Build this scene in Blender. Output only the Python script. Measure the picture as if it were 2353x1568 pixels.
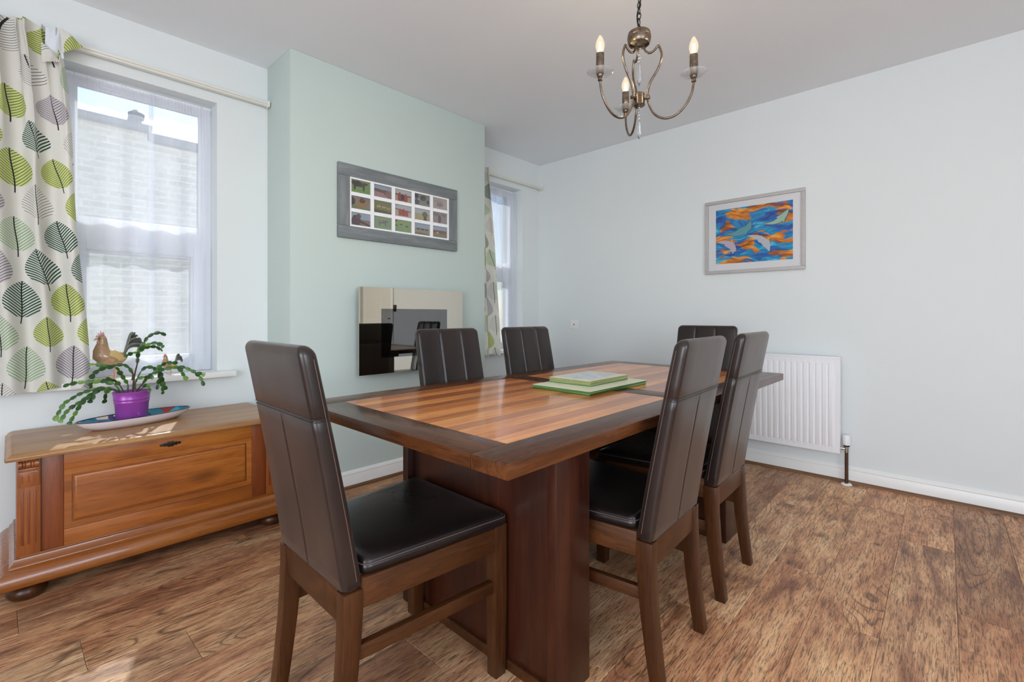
import bpy, bmesh, math, random
from mathutils import Vector, Matrix
for _o in list(bpy.data.objects): bpy.data.objects.remove(_o)
S = bpy.context.scene
COL = S.collection
PI = math.pi
rnd = random.Random(7)

# ------------------------------------------------------------------ camera, sky, sun, added fill lamps, exposure
cam_d = bpy.data.cameras.new('camera'); cam = bpy.data.objects.new('camera', cam_d); COL.objects.link(cam)
cam.location = (0, 0, 1.05); cam.rotation_euler = (PI/2, 0, 0.75669)
cam_d.sensor_fit = 'HORIZONTAL'; cam_d.sensor_width = 36; cam_d.lens = 36*1088.84/2353
cam_d.shift_y = -(784-724.456)/2353; cam_d.clip_start = .02; cam_d.clip_end = 200
S.camera = cam

W = bpy.data.worlds.new('sky'); S.world = W; W.use_nodes = True
wn = W.node_tree.nodes; wl = W.node_tree.links
sky = wn.new('ShaderNodeTexSky'); sky.sky_type = 'NISHITA'; sky.sun_disc = False
sky.sun_elevation = math.radians(42); sky.sun_rotation = math.radians(-72); sky.air_density = 1.0; sky.dust_density = .4
wn['Background'].inputs['Strength'].default_value = 0.17
wl.new(sky.outputs[0], wn['Background'].inputs['Color'])

sun_d = bpy.data.lights.new('sun', 'SUN'); sun = bpy.data.objects.new('sun', sun_d); COL.objects.link(sun)
sun_d.energy = 7.5; sun_d.angle = math.radians(.8); sun_d.color = (1, .95, .87)
sun.rotation_euler = Vector((1, -.33, -.885)).to_track_quat('-Z', 'Y').to_euler()
sun.location = (-6, 2, 6)

def area(name, loc, direction, sx, sy, power, color):
    d = bpy.data.lights.new(name, 'AREA'); d.shape = 'RECTANGLE'; d.size = sx; d.size_y = sy
    d.energy = power; d.color = color
    o = bpy.data.objects.new(name, d); COL.objects.link(o); o.location = loc
    o.rotation_euler = Vector(direction).to_track_quat('-Z', 'Z').to_euler()
    return o
# fill lamps added in made-up window openings behind the viewpoint to brighten the room
area('fill_rear_window', (.5, -2.215, 1.25), (0, 1, 0), 2.1, 1.8, 55, (.85, .912, 1))
area('fill_side_window', (1.915, .2, 1.45), (-1, 0, 0), 2.1, 1.3, 34, (.85, .912, 1))

S.view_settings.view_transform = 'Standard'; S.view_settings.look = 'None'
S.view_settings.exposure = 0.83; S.view_settings.gamma = 1.0; S.view_settings.use_curve_mapping = False
S.cycles.max_bounces = 7; S.cycles.diffuse_bounces = 4; S.cycles.glossy_bounces = 3; S.cycles.transmission_bounces = 5; S.cycles.transparent_max_bounces = 10
S.cycles.adaptive_threshold = .09
S.cycles.caustics_reflective = False; S.cycles.caustics_refractive = False; S.cycles.sample_clamp_indirect = 8

# ------------------------------------------------------------------ materials
def lin(r, g, b):
    f = lambda c: (c/255/12.92) if c/255 <= .04045 else ((c/255+.055)/1.055)**2.4
    return (f(r), f(g), f(b), 1)
class NT:
    def __init__(s, name):
        s.m = bpy.data.materials.new(name); s.m.use_nodes = True
        s.t = s.m.node_tree; s.b = s.t.nodes['Principled BSDF']; s.out = s.t.nodes['Material Output']
    def n(s, typ, **kw):
        x = s.t.nodes.new(typ)
        for k, v in kw.items():
            if k.startswith('i_'):
                key = k[2:]; key = int(key) if key.isdigit() else key.replace('_', ' ')
                x.inputs[key].default_value = v
            else: setattr(x, k, v)
        return x
    def l(s, a, b): s.t.links.new(a, b)
    def val(s, inp, v):
        if hasattr(v, 'is_output') or isinstance(v, bpy.types.NodeSocket): s.l(v, inp)
        else: inp.default_value = v
    def M(s, op, a, b=0.0, c=None):
        x = s.n('ShaderNodeMath', operation=op); s.val(x.inputs[0], a); s.val(x.inputs[1], b)
        if c is not None: s.val(x.inputs[2], c)
        return x.outputs[0]
    def mix(s, f, a, b, blend='MIX'):
        x = s.n('ShaderNodeMix', data_type='RGBA', blend_type=blend)
        s.val(x.inputs[0], f); s.val(x.inputs[6], a); s.val(x.inputs[7], b)
        return x.outputs[2]
    def ramp(s, f, stops, interp='LINEAR'):
        x = s.n('ShaderNodeValToRGB'); x.color_ramp.interpolation = interp
        e = x.color_ramp.elements
        while len(e) < len(stops): e.new(.5)
        for i, (p, c) in enumerate(stops): e[i].position = p; e[i].color = c if len(c) == 4 else (*c, 1)
        s.l(f, x.inputs[0]); return x.outputs[0]
    def bump(s, h, strength=.2, dist=.002):
        x = s.n('ShaderNodeBump'); x.inputs['Strength'].default_value = strength; x.inputs['Distance'].default_value = dist
        s.l(h, x.inputs['Height']); s.l(x.outputs[0], s.b.inputs['Normal'])
    def noise(s, vec, scale, detail=4, rough=.5, dist=0):
        x = s.n('ShaderNodeTexNoise'); x.inputs['Scale'].default_value = scale; x.inputs['Detail'].default_value = detail
        x.inputs['Roughness'].default_value = rough; x.inputs['Distortion'].default_value = dist
        if vec is not None: s.l(vec, x.inputs['Vector'])
        return x.outputs[0]
    def coords(s, scale=(1, 1, 1), rand=0.0, kind='Object'):
        tc = s.n('ShaderNodeTexCoord').outputs[kind]
        if rand:
            oi = s.n('ShaderNodeObjectInfo').outputs['Random']
            k = s.n('ShaderNodeVectorMath', operation='SCALE'); k.inputs[0].default_value = (37.1, 53.7, 19.3); s.l(oi, k.inputs['Scale'])
            a = s.n('ShaderNodeVectorMath', operation='ADD'); s.l(tc, a.inputs[0]); s.l(k.outputs[0], a.inputs[1]); tc = a.outputs[0]
        mp = s.n('ShaderNodeMapping'); mp.inputs['Scale'].default_value = scale; s.l(tc, mp.inputs[0])
        return mp.outputs[0]
    def set(s, **kw):
        for k, v in kw.items(): s.val(s.b.inputs[k.replace('_', ' ')], v)
        return s
MT = {}
def plain(name, col, rough=.5, metal=0, spec=.5, var=.04, bump=0, bscale=60, emis=None, estr=0, coat=0):
    t = NT(name); col = col if len(col) == 4 else (*col, 1)
    v = t.coords()
    nz = t.noise(v, bscale, 2)
    c2 = tuple(max(0, x*(1-var*2)) for x in col[:3])+(1,)
    t.l(t.mix(nz, col, c2), t.b.inputs['Base Color'])
    t.set(Roughness=rough, Metallic=metal); t.b.inputs['Specular IOR Level'].default_value = spec
    if coat: t.b.inputs['Coat Weight'].default_value = coat
    if bump: t.bump(nz, bump)
    if emis: t.b.inputs['Emission Color'].default_value = emis; t.b.inputs['Emission Strength'].default_value = estr
    MT[name] = t.m; return t.m

def wood(name, dark, mid, light, axis='Y', scale=1.0, rough=.4, coat=0, tint=False, knots=0.0, bump=.12, contrast=1.0, rand=1, spec=.5):
    t = NT(name)
    st = {'X': (1.2, 16, 16), 'Y': (16, 1.2, 16), 'Z': (16, 16, 1.2)}[axis]
    v = t.coords(tuple(x*scale for x in st), rand)
    big = {'X': (.9, 5, 5), 'Y': (5, .9, 5), 'Z': (5, 5, .9)}[axis]
    v2 = t.coords(tuple(x*scale for x in big), rand)
    n1 = t.noise(v, 1.6, 6, .62, .8)
    n2 = t.noise(v2, 1.1, 3, .55, 1.2)
    f = t.M('ADD', t.M('MULTIPLY', n1, .55), t.M('MULTIPLY', n2, .45))
    f = t.M('ADD', t.M('MULTIPLY', t.M('SUBTRACT', f, .5), 1.7*contrast), .5)
    c = t.ramp(f, [(.12, dark), (.5, mid), (.88, light)])
    pores = t.noise(t.coords(tuple(x*scale*5 for x in st), rand), 2.2, 3, .6)
    pf = t.ramp(pores, [(.36, (0, 0, 0)), (.47, (1, 1, 1))])
    c = t.mix(t.M('MULTIPLY', t.M('SUBTRACT', 1, pf), .45*contrast), c, dark)
    if knots:
        kx = {'X': (1.1, 2.6, 2.6), 'Y': (2.6, 1.1, 2.6), 'Z': (2.6, 2.6, 1.1)}[axis]
        vo = t.n('ShaderNodeTexVoronoi'); vo.inputs['Scale'].default_value = 3.0*scale; t.l(t.coords(kx, rand), vo.inputs['Vector'])
        kf = t.ramp(vo.outputs['Distance'], [(.06, (1, 1, 1)), (.24, (0, 0, 0))])
        c = t.mix(t.M('MULTIPLY', kf, knots), c, tuple(x*.45 for x in dark[:3])+(1,))
    if tint:
        oc = t.n('ShaderNodeObjectInfo').outputs['Color']
        c = t.mix(1.0, c, oc, 'MULTIPLY')
    t.l(c, t.b.inputs['Base Color'])
    t.l(t.M('ADD', t.M('MULTIPLY', n1, .12), rough-.06), t.b.inputs['Roughness'])
    t.b.inputs['Specular IOR Level'].default_value = spec
    if coat: t.b.inputs['Coat Weight'].default_value = coat; t.b.inputs['Coat Roughness'].default_value = .08
    t.bump(pf, bump, .001)
    MT[name] = t.m; return t.m

plain('wall_white', lin(233, 238, 238), .75, bscale=4, var=.012, spec=.3)
plain('wall_sage', lin(204, 217, 211), .75, bscale=4, var=.015, spec=.3)
plain('ceiling_white', lin(244, 248, 252), .85, bscale=3, var=.012, spec=.2)
plain('gloss_white', lin(246, 246, 242), .3, var=.015, bscale=20)
plain('upvc', lin(246, 247, 250), .28, var=.01, bscale=12)
plain('radiator_white', lin(248, 248, 250), .3, var=.01, bscale=10)
plain('cream_rail', lin(238, 237, 228), .4, var=.03, bscale=30)
plain('dark_metal', lin(58, 52, 46), .4, .7, var=.2, bscale=90)
plain('chrome', lin(190, 190, 190), .15, 1, var=.05)
plain('copper_pipe', lin(100, 72, 58), .4, .6, var=.2, bscale=40)
plain('black_plastic', lin(24, 25, 26), .4)
plain('black_fabric', lin(14, 13, 13), .8)
plain('purple_enamel', lin(166, 78, 178), .28, .15, var=.12, bscale=25)
plain('soil', lin(52, 40, 32), .95, bump=.8, bscale=140, var=.3)
plain('ceramic_white', lin(238, 230, 232), .2, var=.03, bscale=14, coat=.4)
plain('navy_glaze', lin(34, 42, 78), .2, coat=.4)
plain('stem_brown', lin(84, 62, 45), .7, var=.3, bscale=80)
plain('stem_green', lin(74, 92, 62), .55, var=.2, bscale=80)
plain('taupe_frame', lin(196, 192, 190), .45, var=.08, bscale=30)
plain('mount_white', lin(253, 253, 255), .7, var=.01)
plain('mat_green', lin(74, 132, 62), .5, var=.1, bscale=60)
plain('mat_cream', lin(232, 232, 198), .4, var=.05, bscale=60)
plain('mat_olive', lin(150, 158, 84), .5, var=.15, bscale=70)
plain('plaster_dark', lin(74, 72, 70), .9)
plain('concrete', lin(176, 172, 164), .9, bump=.2, bscale=30, var=.1)
plain('slate', lin(120, 124, 132), .8, var=.2, bscale=14)
plain('bulb_glow', (1, .78, .42), .3, emis=(1, .72, .36, 1), estr=6)
plain('comb_pink', lin(204, 130, 132), .35, coat=.3)
plain('beak_cream', lin(226, 200, 150), .35, coat=.3)
plain('tail_grey', lin(112, 116, 104), .3, var=.3, bscale=70, coat=.3)
plain('leg_pinkish', lin(214, 170, 140), .4, coat=.2)
plain('wing_yellow', lin(226, 192, 128), .3, var=.15, bscale=40, coat=.4)
plain('curtain_lining', lin(226, 232, 240), .85)
plain('pebble_grey', lin(150, 154, 158), .3, var=.3, bscale=60)

def rooster_body():
    t = NT('rooster_body'); v = t.coords()
    sz = t.n('ShaderNodeSeparateXYZ'); t.l(v, sz.inputs[0])
    n = t.noise(v, 28, 4)
    c = t.ramp(n, [(.3, lin(186, 140, 96)), (.55, lin(168, 134, 102)), (.75, lin(222, 186, 138))])
    t.l(c, t.b.inputs['Base Color']); t.set(Roughness=.22); t.b.inputs['Coat Weight'].default_value = .5
    MT['rooster_body'] = t.m
rooster_body()

# leather of the chairs
def leather(name, c0, c1, sheen, spec, r0):
    t = NT(name); v = t.coords()
    n = t.noise(v, 5, 4)
    t.l(t.ramp(n, [(.3, c0), (.7, c1)]), t.b.inputs['Base Color'])
    t.l(t.M('ADD', t.M('MULTIPLY', t.noise(v, 7, 2), .14), r0), t.b.inputs['Roughness'])
    t.b.inputs['Specular IOR Level'].default_value = spec
    t.b.inputs['Sheen Weight'].default_value = sheen; t.b.inputs['Sheen Roughness'].default_value = .45; t.b.inputs['Sheen Tint'].default_value = lin(226, 206, 190)
    t.bump(t.noise(v, 11, 2, .4), .1, .004)
    MT[name] = t.m
leather('leather', lin(27, 19, 18), lin(41, 29, 26), .15, .5, .24)
leather('leather_seat_shaded', lin(17, 12, 12), lin(26, 18, 18), .03, .42, .22)  # same leather, darkened for the seats: shade under the table put into the colour
plain('stitch', lin(92, 70, 62), .6)
wood('dark_wood', lin(32, 16, 6), lin(68, 37, 16), lin(102, 60, 30), 'Z', 1.0, .34, coat=.1, contrast=.9, spec=.35)
wood('dark_wood_y', lin(32, 16, 6), lin(68, 37, 16), lin(102, 60, 30), 'Y', 1.0, .34, coat=.1, contrast=.9, spec=.35)
wood('table_border', lin(42, 21, 10), lin(88, 50, 26), lin(124, 78, 46), 'Y', 1.1, .27, coat=.1, contrast=1.0, bump=.04, spec=.22)
wood('table_border_x', lin(42, 21, 10), lin(88, 50, 26), lin(124, 78, 46), 'X', 1.1, .27, coat=.1, contrast=1.0, bump=.04, spec=.22)
wood('table_field', lin(160, 94, 46), lin(230, 152, 82), lin(255, 204, 130), 'Y', .8, .3, coat=.5, tint=True, contrast=.75, bump=.03, spec=.3)
wood('pedestal_wood', lin(25, 9, 4), lin(54, 22, 10), lin(84, 38, 18), 'Z', .9, .36, coat=.15, contrast=.8)
wood('pine_y', lin(100, 50, 17), lin(160, 90, 33), lin(196, 126, 54), 'Y', .8, .32, coat=.3, knots=.75, contrast=.8)
wood('pine_z', lin(94, 46, 18), lin(144, 78, 32), lin(172, 104, 46), 'Z', .8, .34, coat=.3, contrast=.7)
wood('pine_red', lin(84, 36, 15), lin(124, 60, 26), lin(148, 80, 36), 'Z', .9, .34, coat=.3, contrast=.7)
wood('pine_top', lin(112, 74, 40), lin(168, 122, 76), lin(200, 156, 104), 'Y', .8, .38, coat=.15, knots=.3, contrast=.8)
wood('pine_plinth', lin(90, 44, 14), lin(142, 80, 28), lin(176, 110, 46), 'Y', .8, .28, coat=.45, knots=.3, contrast=.7)
wood('grey_wash', lin(92, 98, 102), lin(124, 130, 132), lin(160, 164, 164), 'Y', 1.6, .6, contrast=.8)
wood('grey_wash_z', lin(92, 98, 102), lin(124, 130, 132), lin(160, 164, 164), 'Z', 1.6, .6, contrast=.8)
wood('bead_wood', lin(84, 56, 34), lin(120, 84, 54), lin(144, 104, 70), 'X', 1.5, .5)
wood('bead_wood_y', lin(84, 56, 34), lin(120, 84, 54), lin(144, 104, 70), 'Y', 1.5, .5)

def floor_mat():
    t = NT('oak_laminate')
    v = t.coords((9, 1.0, 9), 1); vf = t.coords((150, 11, 150), 1); vb = t.coords((3.2, 1.3, 3), 1); vr = t.coords((1, .26, 1), 1)
    n1 = t.noise(v, 1.6, 6, .65, 1.6); n2 = t.noise(vb, 1.5, 3, .6, .8)
    # cathedral growth rings in patches
    rn = t.noise(vr, 3.2, 2.5, .5, .4)
    ring = t.M('PINGPONG', t.M('MULTIPLY', rn, 58), 1.0)
    patch = t.ramp(t.noise(t.coords((2.4, .8, 2), 1), 1.3, 2), [(.47, (0, 0, 0)), (.62, (1, 1, 1))])
    f = t.M('ADD', t.M('MULTIPLY', n1, .52), t.M('MULTIPLY', n2, .48))
    f = t.M('ADD', t.M('MULTIPLY', t.M('SUBTRACT', f, .5), 2.5), .5)
    c = t.ramp(f, [(.0, lin(104, 72, 52)), (.26, lin(164, 117, 88)), (.52, lin(222, 170, 128)), (.88, lin(252, 214, 168))])
    c = t.mix(t.M('MULTIPLY', t.ramp(t.noise(t.coords((2.2, .9, 2), 1), 2.2, 3), [(.5, (0, 0, 0)), (.68, (1, 1, 1))]), .45), c, lin(176, 108, 78))
    c = t.mix(t.M('MULTIPLY', t.M('MULTIPLY', t.ramp(ring, [(.0, (1, 1, 1)), (.32, (0, 0, 0))]), patch), .75), c, lin(84, 64, 48))
    pores = t.noise(vf, 1.5, 4, .7, .9)
    pf = t.ramp(pores, [(.4, (1, 1, 1)), (.52, (0, 0, 0))])
    c = t.mix(t.M('MULTIPLY', pf, .72), c, lin(78, 54, 40))
    vo = t.n('ShaderNodeTexVoronoi'); vo.inputs['Scale'].default_value = 2.6
    wv = t.n('ShaderNodeVectorMath', operation='ADD'); t.l(t.coords((2.4, 1.2, 2), 1), wv.inputs[0])
    ns = t.n('ShaderNodeTexNoise'); ns.inputs['Scale'].default_value = 9; t.l(t.coords((1, 1, 1), 1), ns.inputs['Vector'])
    sc = t.n('ShaderNodeVectorMath', operation='SCALE'); t.l(ns.outputs['Color'], sc.inputs[0]); sc.inputs['Scale'].default_value = .22
    t.l(sc.outputs[0], wv.inputs[1]); t.l(wv.outputs[0], vo.inputs['Vector'])
    kf = t.ramp(vo.outputs['Distance'], [(.03, (1, 1, 1)), (.17, (0, 0, 0))])
    c = t.mix(t.M('MULTIPLY', kf, .8), c, lin(56, 40, 30))
    oc = t.n('ShaderNodeObjectInfo').outputs['Color']
    c = t.mix(1.0, c, oc, 'MULTIPLY')
    t.l(c, t.b.inputs['Base Color'])
    t.l(t.M('ADD', t.M('MULTIPLY', n1, .16), .36), t.b.inputs['Roughness'])
    t.b.inputs['Specular IOR Level'].default_value = .4
    t.bump(t.M('SUBTRACT', 1, pf), .16, .0012)
    MT['floor'] = t.m
floor_mat()

def clear_glass(name, tint=(1, 1, 1), refl=1.0, base=0.0):
    t = NT(name); t.t.nodes.remove(t.b)
    tr = t.n('ShaderNodeBsdfTransparent'); tr.inputs[0].default_value = (*tint, 1)
    gl = t.n('ShaderNodeBsdfGlossy'); gl.inputs['Roughness'].default_value = .01
    fr = t.n('ShaderNodeFresnel'); fr.inputs['IOR'].default_value = 1.45
    mx = t.n('ShaderNodeMixShader'); t.l(t.M('ADD', t.M('MULTIPLY', fr.outputs[0], refl), base), mx.inputs[0])
    t.l(tr.outputs[0], mx.inputs[1]); t.l(gl.outputs[0], mx.inputs[2]); t.l(mx.outputs[0], t.out.inputs[0])
    MT[name] = t.m
clear_glass('pane_glass', (.97, .985, .98), .8)
clear_glass('picture_glass', (1, 1, 1), .8)
def bulb_glass():
    t = NT('bulb_glass'); t.t.nodes.remove(t.b)
    tr = t.n('ShaderNodeBsdfTransparent'); em = t.n('ShaderNodeEmission'); em.inputs[0].default_value = (1, .8, .52, 1); em.inputs[1].default_value = .95
    lw = t.n('ShaderNodeLayerWeight'); lw.inputs[0].default_value = .4
    gl = t.n('ShaderNodeBsdfGlossy'); gl.inputs['Roughness'].default_value = .05
    m0 = t.n('ShaderNodeMixShader'); m0.inputs[0].default_value = .3; t.l(tr.outputs[0], m0.inputs[1]); t.l(em.outputs[0], m0.inputs[2])
    m1 = t.n('ShaderNodeMixShader'); t.l(t.M('MULTIPLY', lw.outputs['Facing'], .35), m1.inputs[0]); t.l(m0.outputs[0], m1.inputs[1]); t.l(gl.outputs[0], m1.inputs[2])
    t.l(m1.outputs[0], t.out.inputs[0]); MT['bulb_glass'] = t.m
bulb_glass()
clear_glass('fire_glass', (.36, .41, .4), .5, .22)
def crystal():
    t = NT('crystal'); t.b.inputs['Transmission Weight'].default_value = .85; t.b.inputs['IOR'].default_value = 1.5
    t.set(Roughness=.03); t.b.inputs['Base Color'].default_value = (.98, .99, 1, 1); MT['crystal'] = t.m
crystal()
def bobeche_glass():
    t = NT('bobeche_glass'); t.b.inputs['Transmission Weight'].default_value = .72; t.b.inputs['IOR'].default_value = 1.45
    t.set(Roughness=.12); t.b.inputs['Base Color'].default_value = (.95, .97, .97, 1); MT['bobeche_glass'] = t.m
bobeche_glass()
def mirror():
    t = NT('mirror_glass'); t.b.inputs['Base Color'].default_value = lin(214, 209, 196); t.set(Roughness=.015, Metallic=1.0); MT['mirror_glass'] = t.m
mirror()
def sheer():
    t = NT('sheer_voile'); t.t.nodes.remove(t.b)
    tr = t.n('ShaderNodeBsdfTransparent')
    df = t.n('ShaderNodeBsdfDiffuse'); df.inputs[0].default_value = (.88, .91, .98, 1)
    tl = t.n('ShaderNodeBsdfTranslucent'); tl.inputs[0].default_value = (.78, .84, .98, 1)
    m1 = t.n('ShaderNodeMixShader'); m1.inputs[0].default_value = .36; t.l(df.outputs[0], m1.inputs[1]); t.l(tl.outputs[0], m1.inputs[2])
    lw = t.n('ShaderNodeLayerWeight'); lw.inputs[0].default_value = .35
    w = t.noise(t.coords((300, 300, 300)), 1, 2)
    f = t.M('ADD', t.M('ADD', .42, t.M('MULTIPLY', w, .08)), t.M('MULTIPLY', lw.outputs['Facing'], .4))
    mx = t.n('ShaderNodeMixShader'); t.l(f, mx.inputs[0]); t.l(tr.outputs[0], mx.inputs[1]); t.l(m1.outputs[0], mx.inputs[2])
    t.l(mx.outputs[0], t.out.inputs[0]); MT['sheer'] = t.m
sheer()

def leaf_cloth():
    t = NT('leaf_print_cloth')
    uv = t.n('ShaderNodeUVMap'); uv.uv_map = 'UVMap'
    sp = t.n('ShaderNodeSeparateXYZ'); t.l(uv.outputs[0], sp.inputs[0])
    u, v = sp.outputs[0], sp.outputs[1]
    CW, CH = .155, .285
    CL = lin(228, 226, 218)
    weave = t.noise(t.coords((500, 500, 60)), 1, 3)
    c = t.mix(t.M('MULTIPLY', weave, .25), CL, lin(200, 198, 190))
    for lat in (0, 1):
        uc = t.M('ADD', t.M('DIVIDE', u, CW), .5*lat); col = t.M('FLOOR', uc)
        vc = t.M('ADD', t.M('DIVIDE', v, CH), .5*lat+.1); row = t.M('FLOOR', vc)
        x = t.M('MULTIPLY', t.M('SUBTRACT', t.M('SUBTRACT', uc, col), .5), CW)
        y = t.M('MULTIPLY', t.M('SUBTRACT', t.M('SUBTRACT', vc, row), .5), CH)
        cb = t.n('ShaderNodeCombineXYZ'); t.l(t.M('ADD', col, 17.0*lat), cb.inputs[0]); t.l(row, cb.inputs[1])
        wnz = t.n('ShaderNodeTexWhiteNoise', noise_dimensions='2D'); t.l(cb.outputs[0], wnz.inputs['Vector'])
        r1 = wnz.outputs['Value']; sc = t.n('ShaderNodeSeparateColor'); t.l(wnz.outputs['Color'], sc.inputs[0])
        r2, r3 = sc.outputs[1], sc.outputs[2]
        ang = t.M('MULTIPLY', t.M('SUBTRACT', r2, .5), .5)
        ca, sa = t.M('COSINE', ang), t.M('SINE', ang)
        x1 = t.M('SUBTRACT', t.M('MULTIPLY', x, ca), t.M('MULTIPLY', y, sa))
        y1 = t.M('ADD', t.M('MULTIPLY', x, sa), t.M('MULTIPLY', y, ca))
        size = t.M('ADD', .9, t.M('MULTIPLY', r3, .2))
        x1 = t.M('DIVIDE', x1, size); y1 = t.M('DIVIDE', y1, size)
        x1 = t.M('ADD', x1, t.M('MULTIPLY', t.M('SINE', t.M('MULTIPLY', y1, 24)), .004))
        tt = t.M('DIVIDE', t.M('ADD', y1, .066), .147)
        tc = t.M('MINIMUM', t.M('MAXIMUM', tt, 0.0), 1.0)
        wd = t.M('MULTIPLY', t.M('POWER', t.M('MAXIMUM', t.M('SINE', t.M('MULTIPLY', t.M('POWER', tc, .74), PI)), 0.0001), .78), .057)
        ax = t.M('ABSOLUTE', x1)
        inside = t.M('MULTIPLY', t.M('LESS_THAN', ax, wd), t.M('MULTIPLY', t.M('GREATER_THAN', tt, 0.0), t.M('LESS_THAN', tt, 1.0)))
        ph = t.M('DIVIDE', t.M('SUBTRACT', y1, t.M('SUBTRACT', t.M('MULTIPLY', ax, 1.15), t.M('MULTIPLY', t.M('MULTIPLY', ax, ax), 5.0))), .0118)
        fr = t.M('ABSOLUTE', t.M('SUBTRACT', t.M('FRACT', ph), .5))
        def pick(stops): return t.ramp(r1, stops, 'CONSTANT')
        fill = pick([(0, CL), (.3, lin(202, 212, 136)), (.48, lin(212, 220, 208)), (.7, lin(208, 220, 196)), (.86, lin(204, 198, 200))])
        vein = pick([(0, lin(84, 86, 88)), (.3, lin(74, 86, 44)), (.48, lin(50, 72, 60)), (.7, lin(66, 82, 66)), (.86, lin(76, 74, 80))])
        vwid = pick([(0, (.1,)*3), (.3, (.13,)*3), (.48, (.25,)*3), (.7, (.09,)*3), (.86, (.12,)*3)])
        isv = t.M('LESS_THAN', fr, vwid)
        c = t.mix(inside, c, fill)
        c = t.mix(t.M('MULTIPLY', inside, isv), c, vein)
        mid = t.M('MULTIPLY', t.M('LESS_THAN', ax, .0018), t.M('MULTIPLY', t.M('GREATER_THAN', y1, -.092), t.M('LESS_THAN', tt, .97)))
        c = t.mix(mid, c, lin(48, 50, 50))
    t.l(c, t.b.inputs['Base Color']); t.set(Roughness=.9); t.b.inputs['Specular IOR Level'].default_value = .15
    t.b.inputs['Sheen Weight'].default_value = .15
    tl = t.n('ShaderNodeBsdfTranslucent'); t.l(c, tl.inputs[0])
    mx = t.n('ShaderNodeMixShader'); mx.inputs[0].default_value = .12
    t.l(t.b.outputs[0], mx.inputs[1]); t.l(tl.outputs[0], mx.inputs[2]); t.l(mx.outputs[0], t.out.inputs[0])
    t.bump(weave, .25, .0008)
    MT['leaf_cloth'] = t.m
leaf_cloth()

def brick_mat():
    t = NT('pale_brick'); b = t.n('ShaderNodeTexBrick'); b.inputs['Scale'].default_value = 1
    mp = t.n('ShaderNodeMapping'); mp.inputs['Rotation'].default_value = (PI/2, 0, PI/2)
    tc = t.n('ShaderNodeTexCoord'); sp = t.n('ShaderNodeSeparateXYZ'); cb = t.n('ShaderNodeCombineXYZ')
    t.l(tc.outputs['Object'], sp.inputs[0]); t.l(sp.outputs[1], cb.inputs[0]); t.l(sp.outputs[2], cb.inputs[1]); t.l(cb.outputs[0], b.inputs['Vector'])
    b.inputs['Brick Width'].default_value = .225; b.inputs['Row Height'].default_value = .075; b.inputs['Mortar Size'].default_value = .008
    b.inputs['Color1'].default_value = lin(206, 198, 186); b.inputs['Color2'].default_value = lin(186, 176, 164); b.inputs['Mortar'].default_value = lin(216, 212, 206)
    t.l(b.outputs[0], t.b.inputs['Base Color']); t.set(Roughness=.9); MT['pale_brick'] = t.m
brick_mat()

def swirl_art():
    t = NT('swirl_painting'); tc = t.n('ShaderNodeTexCoord')
    mp = t.n('ShaderNodeMapping'); mp.inputs['Rotation'].default_value = (0, math.radians(-36), 0); mp.inputs['Scale'].default_value = (7, 1, 30)
    wv = t.n('ShaderNodeTexNoise'); wv.inputs['Scale'].default_value = 5; t.l(tc.outputs['Object'], wv.inputs['Vector'])
    ws = t.n('ShaderNodeVectorMath', operation='SCALE'); t.l(wv.outputs['Color'], ws.inputs[0]); ws.inputs['Scale'].default_value = .13
    wa = t.n('ShaderNodeVectorMath', operation='ADD'); t.l(tc.outputs['Object'], wa.inputs[0]); t.l(ws.outputs[0], wa.inputs[1]); t.l(wa.outputs[0], mp.inputs[0])
    n = t.n('ShaderNodeTexNoise'); n.inputs['Scale'].default_value = 1.0; n.inputs['Detail'].default_value = 6; n.inputs['Roughness'].default_value = .6; n.inputs['Distortion'].default_value = .6
    t.l(mp.outputs[0], n.inputs['Vector'])
    mp2 = t.n('ShaderNodeMapping'); mp2.inputs['Rotation'].default_value = (0, math.radians(-36), 0); mp2.inputs['Scale'].default_value = (5, 1, 15); mp2.inputs['Location'].default_value = (.7, 0, .35); t.l(wa.outputs[0], mp2.inputs[0])
    big = t.noise(mp2.outputs[0], 1, 3, .5, .3)
    blue = t.ramp(n.outputs[0], [(.28, lin(18, 40, 110)), (.44, lin(24, 86, 170)), (.56, lin(30, 150, 190)), (.63, lin(120, 200, 220)), (.68, lin(40, 70, 160)), (.8, lin(20, 40, 100))])
    org = t.ramp(n.outputs[0], [(.3, lin(70, 40, 34)), (.42, lin(150, 82, 40)), (.55, lin(224, 140, 62)), (.64, lin(244, 188, 110)), (.7, lin(110, 66, 50)), (.8, lin(214, 120, 50))])
    c = t.mix(t.ramp(big, [(.515, (0, 0, 0)), (.54, (1, 1, 1))]), blue, org)
    hs = t.n('ShaderNodeHueSaturation'); hs.inputs['Value'].default_value = 1.35; hs.inputs['Saturation'].default_value = 1.1; t.l(c, hs.inputs['Color'])
    t.l(hs.outputs[0], t.b.inputs['Base Color']); t.set(Roughness=.6); MT['swirl_art'] = t.m
swirl_art()

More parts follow.
